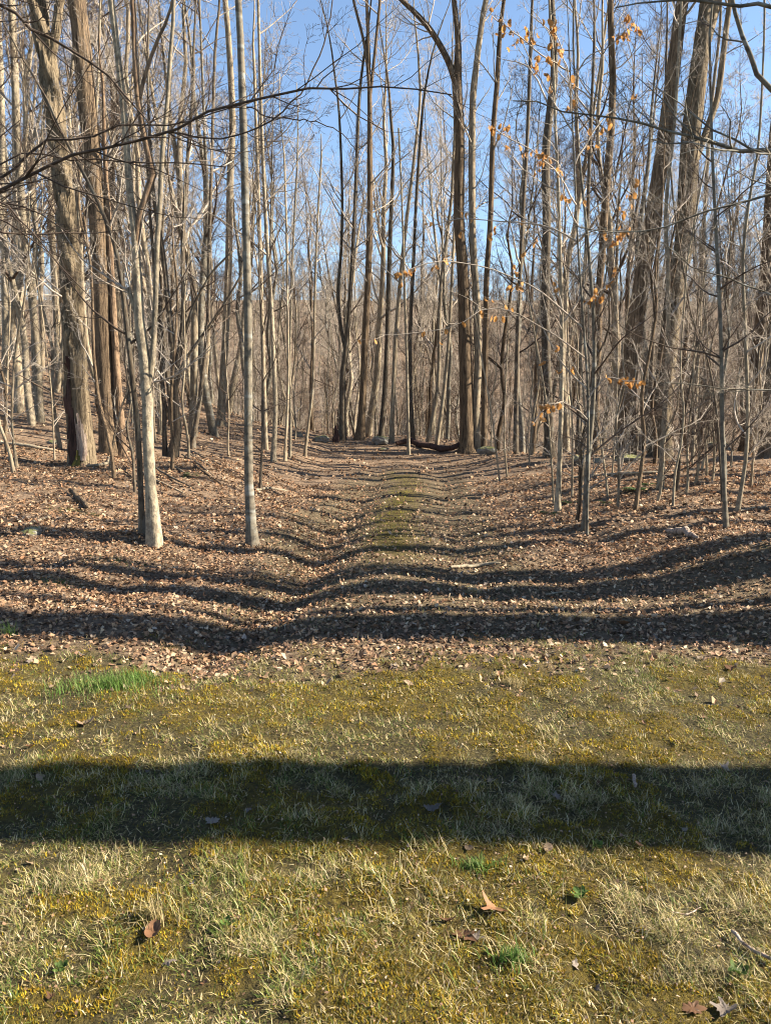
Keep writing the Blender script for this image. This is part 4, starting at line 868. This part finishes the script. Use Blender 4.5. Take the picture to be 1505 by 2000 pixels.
def blades(n, y0, y1, power, keep, length, width, lean, pal, pw, side=.5, clump=6.0, seed=0, colvar=.3, tri=False, gm=None, gp=None):
    x, y = scatter_area(n, y0, y1, power=power, side=side)
    k = g3.random(n) < keep(x, y); x, y = x[k], y[k]; n = len(x)
    L = g3.uniform(*length, n) * (.55 + .9 * vnoise(x * clump, y * clump, 101 + seed)); wd = g3.uniform(*width, n)
    a = g3.uniform(0, 6.28, n) + 2.5 * vnoise(x * 5, y * 5, 103 + seed); ln = g3.uniform(*lean, n)
    dirx, diry = np.cos(a), np.sin(a); b0 = np.stack([x, y, surf(x, y) - .003], -1)
    sd = np.stack([-diry, dirx, 0 * a], -1) * wd[:, None] * .5
    d1 = np.stack([dirx * np.sin(ln * .9), diry * np.sin(ln * .9), np.cos(ln * .9)], -1); d2 = np.stack([dirx * np.sin(ln * 1.2), diry * np.sin(ln * 1.2), np.cos(ln * 1.2)], -1)
    d2 = d2 + g3.normal(size=d2.shape) * .25
    m = b0 + d1 * (L * .55)[:, None]; tp = m + d2 * (L * .5)[:, None]
    tp[:, 2] = np.maximum(tp[:, 2], b0[:, 2] + .006)
    Vv = np.stack([b0 - sd, b0 + sd, m + sd * .8, m - sd * .8, tp], 1).reshape(-1, 3)
    if tri: Vv = np.stack([b0 - sd, b0 + sd, tp], 1).reshape(-1, 3)
    i5 = np.arange(n)[:, None] * 5
    c = pal[g3.choice(len(pal), n, p=pw)] * g3.uniform(1 - colvar, 1 + colvar, (n, 1))
    c = c * (.62 + .75 * vnoise(x * 13, y * 13, 131))[:, None]
    if gm is not None:
        c2 = pal[g3.choice(len(pal), n, p=gp)] * g3.uniform(1 - colvar, 1 + colvar, (n, 1)); c = np.where((g3.random(n) < gm(x, y))[:, None], c2, c)
    if tri: return Vv, [np.zeros((0, 4), int), np.arange(n)[:, None] * 3 + np.array([[0, 1, 2]])], np.repeat(c, 3, 0), x, y
    return Vv, [i5 + np.array([[0, 1, 2, 3]]), i5 + np.array([[3, 2, 4]])], np.repeat(c, 5, 0), x, y
pal_g = np.array([[.64, .53, .28], [.48, .38, .17], [.78, .68, .43], [.13, .19, .03], [.09, .145, .025], [.33, .31, .08], [.18, .115, .055]])
def clumps(x, y): return .6 * fbm(x * 11, y * 11, 56, 3) + .4 * fbm(x * 2.6, y * 2.6, 55, 3)
def keep_grass(x, y): return np.clip(zone_lawn(x, y) * (.10 + .95 * sstep(.44, .60, clumps(x, y))) * (1 - .72 * zone_moss(x, y)), 0, 1)
def green_mask(x, y): return np.clip(.12 + sstep(.48, .64, .6 * fbm(x * 1.7 + 9, y * 1.7, 66, 3) + .4 * fbm(x * 8, y * 8, 67, 2) + .04 * (x < 0)) * .75, 0, 1)
ST = [.28, .24, .12, .08, .05, .14, .09]; GR = [.12, .10, .05, .28, .2, .2, .05]
sets = [blades(215000, 1.3, 3.4, 1.0, keep_grass, (.018, .054), (.0012, .0029), (.5, 1.6), pal_g, ST, gm=green_mask, gp=GR),
        blades(135000, 3.0, 5.5, .95, keep_grass, (.018, .048), (.0017, .0038), (.5, 1.6), pal_g, ST, seed=3, gm=green_mask, gp=GR),
        blades(30000, 5.0, 13, .9, lambda x, y: np.clip(zone_trail(x, y) + .25 * sstep(6.5, 5, y), 0, 1) * sstep(.40, .58, fbm(x * 3, y * 3, 57, 3)), (.02, .06), (.0025, .005), (.5, 1.5), pal_g, ST, seed=5)]
def join_sets(ss):
    Vs, Q, Tt, Cs, off = [], [], [], [], 0
    for v_, (q_, t_), c_, *_ in ss:
        Vs.append(v_); Q.append(q_ + off); Tt.append(t_ + off); Cs.append(c_); off += len(v_)
    return np.concatenate(Vs), [np.concatenate(Q), np.concatenate(Tt)], np.concatenate(Cs)
sets += [blades(130000, 1.3, 3.5, 1.0, lambda x, y: zone_lawn(x, y) * (.25 + .75 * sstep(.40, .58, clumps(x, y))) * (1 - .6 * zone_moss(x, y)), (.012, .034), (.0014, .0032), (1.3, 1.56), pal_g, [.24, .24, .08, .04, .04, .12, .24], seed=21, tri=True),
         blades(70000, 3.3, 5.6, 1.0, lambda x, y: zone_lawn(x, y) * (.25 + .75 * sstep(.40, .58, clumps(x, y))) * (1 - .6 * zone_moss(x, y)), (.014, .036), (.002, .0042), (1.3, 1.56), pal_g, [.24, .24, .08, .04, .04, .12, .24], seed=22, tri=True)]
v_, f_, c_ = join_sets(sets)
tag(link('grass', np_mesh('grass', v_, f_, M['grass'], False, c_)), 'short straw-coloured and green grass of the mossy lawn', 'grass', None, 'stuff')
pal_m = np.array([[.32, .22, .016], [.42, .31, .026], [.14, .12, .016], [.27, .155, .011], [.11, .125, .022]])
def keep_moss(x, y): return np.clip(zone_moss(x, y), 0, 1)
ms = [blades(260000, 1.3, 3.4, 1.0, lambda x, y: np.clip(.95 * zone_moss(x, y) + .12 * zone_lawn(x, y), 0, 1), (.006, .016), (.002, .005), (.1, 1.2), pal_m, [.3, .22, .2, .16, .12], seed=7, tri=True),
      blades(150000, 3.2, 5.4, 1.0, lambda x, y: np.clip(.95 * zone_moss(x, y) + .10 * zone_lawn(x, y), 0, 1), (.008, .018), (.003, .007), (.1, 1.2), pal_m, [.3, .22, .2, .16, .12], seed=8, tri=True),
      blades(90000, 7.2, 22, .6, keep_moss, (.01, .025), (.005, .012), (.1, 1.2), np.array([[.38, .36, .035], [.50, .45, .055], [.26, .25, .03], [.42, .33, .03], [.22, .24, .04]]), [.26, .28, .2, .14, .12], side=0, seed=9, tri=True)]
v_, f_, c_ = join_sets(ms)
tag(link('moss', np_mesh('moss', v_, f_, M['moss'], False, c_)), 'golden-olive moss patches in the lawn and down the trail crown', 'moss', None, 'stuff')
def tuft(label, px, py, n, rad, L, pal, pw, seed, name='grass_tuft'):
    g = np.random.default_rng(seed); c0 = on_ground(px, py)
    r = rad * np.abs(g.normal(size=n)) * .75; a = g.uniform(0, 6.28, n); x = c0[0] + r * np.cos(a) * 1.7; y = c0[1] + r * np.sin(a)
    a2 = g.uniform(0, 6.28, n); ln = g.uniform(.1, 1.1, n); LL = L * g.uniform(.5, 1.2, n); wd = g.uniform(.002, .004, n)
    b0 = np.stack([x, y, surf(x, y) - .004], -1); dx, dy = np.cos(a2), np.sin(a2)
    sd = np.stack([-dy, dx, 0 * dx], -1) * wd[:, None] * .5
    m = b0 + np.stack([dx * np.sin(ln * .5), dy * np.sin(ln * .5), np.cos(ln * .5)], -1) * (LL * .55)[:, None]
    tp = m + np.stack([dx * np.sin(ln * 1.4), dy * np.sin(ln * 1.4), np.cos(ln * 1.4)], -1) * (LL * .5)[:, None]
    Vv = np.stack([b0 - sd, b0 + sd, m + sd * .8, m - sd * .8, tp], 1).reshape(-1, 3) - c0; i5 = np.arange(n)[:, None] * 5
    c = np.repeat(np.array(pal)[g.choice(len(pal), n, p=pw)] * g.uniform(.75, 1.25, (n, 1)), 5, 0)
    o = link(name, np_mesh(name, Vv, [i5 + np.array([[0, 1, 2, 3]]), i5 + np.array([[3, 2, 4]])], M['grass'], False, c)); o.location = c0
    return tag(o, label, 'grass')
GRN = [[.10, .19, .035], [.14, .25, .05], [.24, .28, .09]]; STR = [[.52, .42, .22], [.40, .32, .15], [.2, .2, .07]]
tuft('bright green grass clump at the far left of the lawn', 215, 1345, 900, .16, .09, GRN, [.4, .45, .15], 1)
tuft('smaller green clump touching the right end of the bright green one', 268, 1332, 320, .08, .08, GRN, [.4, .45, .15], 2)
tuft('green spears of grass in the leaves at the left edge', 20, 1245, 60, .03, .13, GRN, [.4, .45, .15], 3)
tuft('green patch among the leaves left of the ditch', 120, 1140, 420, .22, .035, GRN, [.4, .45, .15], 4)
tuft('green patch among the leaves in front of the pale crooked trunk', 230, 1095, 420, .25, .03, GRN, [.4, .4, .2], 5)
tuft('pale straw tuft on the dark trail', 922, 1160, 60, .04, .09, STR, [.5, .4, .1], 6)
tuft('spiky straw tuft in the near left grass', 300, 1800, 160, .045, .085, STR, [.4, .4, .2], 7)
tuft('straw tuft in the grass right of the trail mouth', 1000, 1340, 160, .03, .07, STR, [.5, .4, .1], 8)
tuft('green clump in the lowest grass near the brown oak leaf', 1000, 1890, 220, .03, .045, GRN, [.4, .4, .2], 9)
tuft('green clump of blades beside the pale curled leaf in the shade', 930, 1700, 220, .045, .045, GRN, [.4, .4, .2], 10)
tuft('moss-green tuft on the bank left of the pale trunk', 135, 1000, 260, .12, .06, GRN + STR[:1], [.3, .2, .2, .3], 11)
tuft('green tuft on the bank close to the pale trunk', 180, 1008, 200, .1, .06, GRN + STR[:1], [.3, .2, .2, .3], 12)

# fallen leaves one can pick out
gf = np.random.default_rng(321)
LM = {k: [np_mesh('fallen_leaf', *leaf_shape(sh, gf), M[k], True) for sh in ('oak', 'maple', 'oval', 'oak', 'maple')] for k in ('leaf_brown', 'leaf_tan', 'leaf_grey')}
def lay(px, py, size, kind, shape, label, group=None, pos=None, yaw=None):
    p = on_ground(px, py, 30) if pos is None else pos
    o = link('fallen_leaf', LM[kind][shape]); s = size * .8; o.scale = (s, s, s)
    o.rotation_euler = (gf.normal() * .25, gf.normal() * .25, gf.uniform(0, 6.28) if yaw is None else yaw)
    o.location = (p[0], p[1], float(surf(p[0], p[1])) + s * .05 + .006)
    return tag(o, label, 'leaf', group)
for a in [(905, 1830, .10, 'leaf_brown', 0, 'curled rust-brown oak leaf in the near grass, left of a torn one'), (962, 1790, .13, 'leaf_brown', 1, 'torn brown leaf lying above the curled rust-brown oak leaf'),
          (875, 1808, .07, 'leaf_brown', 3, 'small reddish leaf left of the curled rust-brown oak leaf'), (929, 1832, .06, 'leaf_grey', 1, 'small grey crumpled leaf touching the rust-brown oak leaf'),
          (330, 1882, .075, 'leaf_grey', 4, 'grey lobed leaf flat on the lowest grass'), (300, 1833, .10, 'leaf_brown', 2, 'long brown leaf on edge above the grey lobed leaf'),
          (915, 1665, .06, 'leaf_tan', 2, 'pale oval leaf upright at the lower rim of the broad shadow'), (1070, 1672, .07, 'leaf_tan', 2, 'narrow tan leaf at the lower rim of the broad shadow'),
          (1025, 1690, .05, 'leaf_tan', 3, 'small tan leaf below the narrow tan one'), (1415, 1505, .10, 'leaf_grey', 1, 'broad pale leaf at the upper rim of the broad shadow'),
          (1085, 1560, .08, 'leaf_grey', 0, 'grey leaf inside the broad shadow'), (845, 1590, .09, 'leaf_grey', 3, 'curled grey leaf in the middle of the broad shadow'),
          (485, 1585, .05, 'leaf_grey', 4, 'small pale leaf in the left half of the broad shadow'), (415, 1610, .09, 'leaf_grey', 0, 'mauve-grey oak leaf in the left half of the broad shadow'),
          (80, 1520, .08, 'leaf_tan', 2, 'tan leaf in the broad shadow near the left edge'), (248, 1385, .09, 'leaf_tan', 1, 'pale crumpled leaf below the bright green grass clump'),
          (170, 1418, .11, 'leaf_tan', 3, 'pale leaf left of the crumpled one in the sunny grass'), (308, 1325, .08, 'leaf_tan', 1, 'pale upright leaf right of the bright green clump'),
          (642, 1337, .09, 'leaf_tan', 2, 'tan leaf on the sunny grass below the trail mouth'), (797, 1344, .07, 'leaf_tan', 2, 'small tan leaf right of the trail mouth'),
          (742, 1255, .11, 'leaf_grey', 1, 'pale grey leaf in the shadow at the trail mouth'), (1195, 1238, .10, 'leaf_tan', 2, 'pale curled leaf in the trail shadow on the right'),
          (1425, 1312, .15, 'leaf_brown', 0, 'big golden-brown oak leaf at the right edge of the lawn'), (1215, 1222, .14, 'leaf_brown', 2, 'long brown leaf in the trail shadow on the right'),
          (928, 1092, .12, 'leaf_brown', 4, 'upright orange-brown leaf on the trail'), (1415, 1985, .10, 'leaf_grey', 1, 'pale leaf cut by the bottom edge at the right'),
          (1350, 1985, .09, 'leaf_brown', 0, 'dark red-brown leaf at the bottom edge'), (1150, 1330, .07, 'leaf_tan', 4, 'tan leaf lying alone in the sunny grass on the right'), (470, 1180, .11, 'leaf_brown', 3, 'pinkish leaf on edge beside the ditch'),
          (1055, 1330, .06, 'leaf_tan', 2, 'small pale leaf by the straw tuft')]:
    lay(*a)
cnt = 0
while cnt < 230:
    y = 1.9 + 6.4 * gf.random() ** 1.2; x = gf.uniform(-.52, .52) * y
    if y < 4.6: 
        if gf.random() > .35: continue
        lab, grp, sz = 'small dry leaf scattered in the lawn grass', 'dry leaves scattered in the lawn', gf.uniform(.02, .05)
    elif x < -1.2: lab, grp, sz = 'dry leaf among the litter left of the ditch', 'dry leaves left of the ditch', gf.uniform(.06, .11)
    else: lab, grp, sz = 'dry leaf lying where the trail begins', 'dry leaves on the trail mouth', gf.uniform(.05, .10)
    lay(0, 0, sz, ['leaf_brown', 'leaf_tan', 'leaf_grey', 'leaf_brown'][int(gf.integers(4))], int(gf.integers(5)), lab, grp, np.array([x, y, 0])); cnt += 1

# ---------------------------------------------------------------- sticks, log, stump, stones, ferns
def stick(label, pts, mat='wood', name='stick', lift=.01, n=12, sides=7, cat='stick', knob=0):
    w_ = []
    for px, py, d in pts:
        p = on_ground(px, py, 40); w_.append([p[0], p[1], float(surf(p[0], p[1])) + d * .5 + lift, d * .5])
    w_ = np.array(w_); c0 = w_[0, :3].copy(); w_[:, :3] -= c0
    q = smooth_path(w_, n); q[:, :3] += np.random.default_rng(len(label)).normal(size=(n, 3)) * q[:, 3:4] * .25
    q[0, 3] *= .8; q[-1, 3] *= .6
    o = link(name, trunk_mesh(name, q[:, :3], q[:, 3], sides, .15 * q[0, 3] if q[0, 3] > .03 else 0, 0, 4)[0]); o.data.materials.append(M[mat]); o.location = c0
    return tag(o, label, cat)
stick('pale broken stick in the grass at the lower right edge', [(1428, 1828, .012), (1465, 1868, .011), (1512, 1905, .010)])
stick('thin curved twig in the grass right of the oak leaves', [(1310, 1792, .005), (1340, 1793, .005), (1368, 1778, .004)])
stick('short pale stick standing in the broad shadow', [(1236, 1520, .016), (1240, 1550, .014)], 'wood')
stick('pale log half buried in the leaves at the foot of the saplings', [(1300, 1043, .06), (1330, 1046, .09), (1362, 1056, .04)], 'wood', 'branch_piece')
stick('brown branch lying on the bank left of the pale trunk', [(138, 962, .07), (155, 980, .08), (176, 996, .07)], 'oak', 'fallen_branch')
stick('long pale stick in the leaves below the thick right trunks', [(1110, 935, .05), (1200, 930, .05), (1290, 924, .05), (1370, 918, .04)], 'pale', 'fallen_branch')
stick('pale curved root branch lying before the hollow trunk', [(170, 915, .06), (195, 914, .06), (212, 906, .06), (213, 895, .05)], 'pale', 'fallen_branch')
stick('pale stick crossing the leaves left of the slender grey trunk', [(500, 960, .05), (530, 957, .05), (562, 962, .04)], 'pale', 'fallen_branch')
stick('branch lying across the left hillside leaves', [(0, 870, .07), (60, 876, .08), (110, 884, .06)], 'pale', 'fallen_branch')
stick('thin stick at the trail edge in the shade', [(1065, 1165, .02), (1105, 1158, .018), (1125, 1160, .015)], 'tan')
stick('pale root lying along the trail edge', [(880, 1112, .03), (930, 1108, .04), (975, 1103, .03)], 'pale', 'root')
stick('stick pointing down the bank into the left shadow', [(45, 1032, .04), (75, 1022, .035), (98, 1013, .03)], 'tan')
stick('thin branch slanting across the leaves at the right edge', [(1430, 1004, .02), (1470, 996, .02), (1510, 992, .018)], 'pale')
stick('dark mossy log lying across the trail end', [(775, 872, .20), (800, 868, .24), (830, 876, .22), (870, 884, .22), (900, 880, .18), (915, 873, .12)], 'rot', 'fallen_log', cat='log', n=30, sides=14)
for k in range(9):          # bared roots on the shaded bank beside the clump
    a = [(355, 890), (368, 888), (345, 900), (380, 886), (330, 905), (362, 900), (300, 915), (270, 920), (245, 925)][k]; e = 62 + 9 * (k % 4)
    stick('bared root trailing down the bank below the dark clump', [(a[0], a[1], .035), (a[0] + e * .45, a[1] + 16 + k, .04), (a[0] + e, a[1] + 40 + 3 * (k % 3), .02)], ['dark', 'tan', 'oak'][k % 3], 'root', cat='root')['group'] = 'bared roots on the bank'
# charred stump
p = on_ground(656, 863, 45); s = p[1]
sp = [[0, 0, -.1, .12], [0, 0, .1, .11], [.02, 0, .3, .09], [-.01, 0, .5, .085], [.02, 0, .62, .05]]
q = smooth_path(np.array(sp), 16)
so = link('stump', trunk_mesh('stump', q[:, :3], q[:, 3], 16, .03, .4, 5, flen=.15)[0]); so.data.materials.append(M['rot']); so.location = p
tag(so, 'narrow dark broken stump at the left side of the trail end', 'stump')
def rock(label, px, py, size, seed, flat=.7):
    g = np.random.default_rng(seed); p = on_ground(px, py, 45)
    nu, nv = 18, 12; u = np.linspace(0, 2 * math.pi, nu, endpoint=False); v = np.linspace(.02, math.pi - .02, nv); Uu, Vv_ = np.meshgrid(u, v)
    d = np.stack([np.sin(Vv_) * np.cos(Uu), np.sin(Vv_) * np.sin(Uu), np.cos(Vv_)], -1)
    r = np.ones(Uu.shape)
    for _ in range(9):
        nrm = unit(g.normal(size=3)); r = np.minimum(r, g.uniform(.55, .85) / np.maximum((d * nrm).sum(-1), 1e-3))
    r = np.minimum(r, 1.0) * (1 + .05 * g.normal(size=r.shape))
    P = d * r[..., None] * np.array([1.15, .9, flat]) * size
    rr = np.arange(nv - 1)[:, None] * nu; c = np.arange(nu)[None]; c2 = (c + 1) % nu
    Fq = np.stack([rr + c, rr + nu + c, rr + nu + c2, rr + c2], -1).reshape(-1, 4)
    o = link('stone', np_mesh('stone', P.reshape(-1, 3), [Fq, np.arange(nu)[None][:, ::-1], (np.arange(nu) + (nv - 1) * nu)[None]], M['stone'], False)); o.location = p + np.array([0, 0, size * flat * .45])
    return tag(o, label, 'stone')
rock('mossy boulder at the end of the trail', 742, 868, .30, 1, .85); rock('flat pale stone before the mossy boulder', 750, 879, .20, 2, .4)
rock('small stone half hidden by leaves on the left of the trail end', 583, 853, .18, 3); rock('dark mossy stone at the left of the stump', 625, 862, .30, 4, .6)
rock('mossy stone at the foot of the twin dark trunks', 950, 890, .36, 5, .6); rock('grey stone at the foot of the thick leaning trunk', 1225, 900, .28, 6, .5)
rock('pale stone in the leaves before the thick leaning trunk', 1168, 906, .14, 7); rock('stone in the shade left of the thick leaning trunk', 1130, 905, .22, 8, .6)
rock('large grey stone behind the saplings at the right', 1402, 880, .34, 9, .6); rock('grey stone at the right picture edge', 1480, 868, .36, 10, .6); rock('grey stone on the bank at the left edge', 60, 1045, .12, 11, .6)
rock('brown flat stone on the bank at the left edge', 105, 868, .15, 12, .5)
def fern(label, px, py, n, L, seed):
    g = np.random.default_rng(seed); p = on_ground(px, py, 30); root = thing('fern', label, 'fern', p)
    for k in range(n):
        a = g.uniform(0, 6.28); el = g.uniform(.15, .6); m = 14; t = np.linspace(0, 1, m); l_ = L * g.uniform(.7, 1.1)
        rad = l_ * t; z = l_ * (np.sin(el) * t - .55 * t * t) + .03; cx, cy = rad * math.cos(a), rad * math.sin(a)
        Vv, Fq = [], []
        for j in range(1, m):
            wd = l_ * .20 * math.sin(math.pi * (t[j] * .9 + .1)) + .004
            for sgn in (-1, 1):
                b = len(Vv); ax = np.array([math.cos(a), math.sin(a), 0]); sx = np.array([-math.sin(a), math.cos(a), 0]) * sgn
                c0 = np.array([cx[j], cy[j], z[j]])
                Vv += [c0 - ax * .012 * L * 3, c0 + ax * .012 * L * 3, c0 + sx * wd * .6 + ax * .02, c0 + sx * wd + ax * .012 * L * 3 - [0, 0, wd * .2]]
                Fq += [[b, b + 1, b + 2], [b, b + 2, b + 3]]
        part('frond', np_mesh('frond', np.array(Vv), np.array(Fq), M['fern'], False), root)
fern('evergreen fern before the straight pale sapling', 1240, 960, 9, .36, 1); fern('small fern at the foot of the straight pale sapling', 1265, 950, 6, .25, 2)
fern('fern between the pale lichen-spotted and dark bluish saplings', 1118, 985, 7, .28, 3); fern('low fern left of the pale lichen-spotted sapling', 1072, 1006, 5, .2, 4)
fern('bright little fern right of the dark bluish sapling', 1184, 985, 5, .16, 5); fern('green fern on the bank above the root hollow', 372, 930, 6, .22, 6)
tt = 0
for me in bpy.data.meshes:
    n_ = len(me.polygons); 
    if n_: tt += len(me.loops) - 2 * n_
print('TRIS', tt, 'objects', len(bpy.data.objects))

def weed(label, px, py, n, L, seed):
    g = np.random.default_rng(seed); p = on_ground(px, py, 30); p[2] = float(surf(p[0], p[1])); root = thing('weed', label, 'weed', p)
    for k in range(n):
        o = part('leaf', np_mesh('weed_leaf', *leaf_shape('oval', g, L), M['weed'], True), root)
        a = 6.28 * k / n + g.normal() * .3; o.location = (math.cos(a) * L * .5, math.sin(a) * L * .5, L * .25 + .012); o.rotation_euler = (.45 + g.normal() * .2, g.normal() * .2, a - math.pi / 2)
M['weed'] = leaf_mat('broad_green_weed', (0.06, 0.12, 0.02), (0.12, 0.19, 0.04), trans=0.3)
weed('broad-leaved green weed right of the torn brown leaf', 1132, 1762, 6, .035, 1); weed('small green weed at the lower rim of the broad shadow', 1165, 1664, 5, .028, 2)
weed('tiny green weed near the lower right corner', 1440, 1915, 6, .03, 3); weed('small round-leaved weed in the lowest grass at the left', 120, 1905, 6, .025, 4)
weed('green weed in the sunny grass above the grey lobed leaf', 445, 1815, 6, .025, 5)

# real-world (darker) base colours for everything that is not a light
for m in bpy.data.materials:
    if not m.use_nodes: continue
    t = m.node_tree
    for n in list(t.nodes):
        sock = n.inputs.get('Base Color') if n.type == 'BSDF_PRINCIPLED' else n.inputs.get('Color') if n.type == 'BSDF_TRANSLUCENT' else None
        if sock is not None and sock.is_linked:
            src = sock.links[0].from_socket; k = ALBEDO.get(m.name, 0.62)
            t.links.new(mixc(t, 1.0, src, (k, k, k), 'MULTIPLY'), sock)
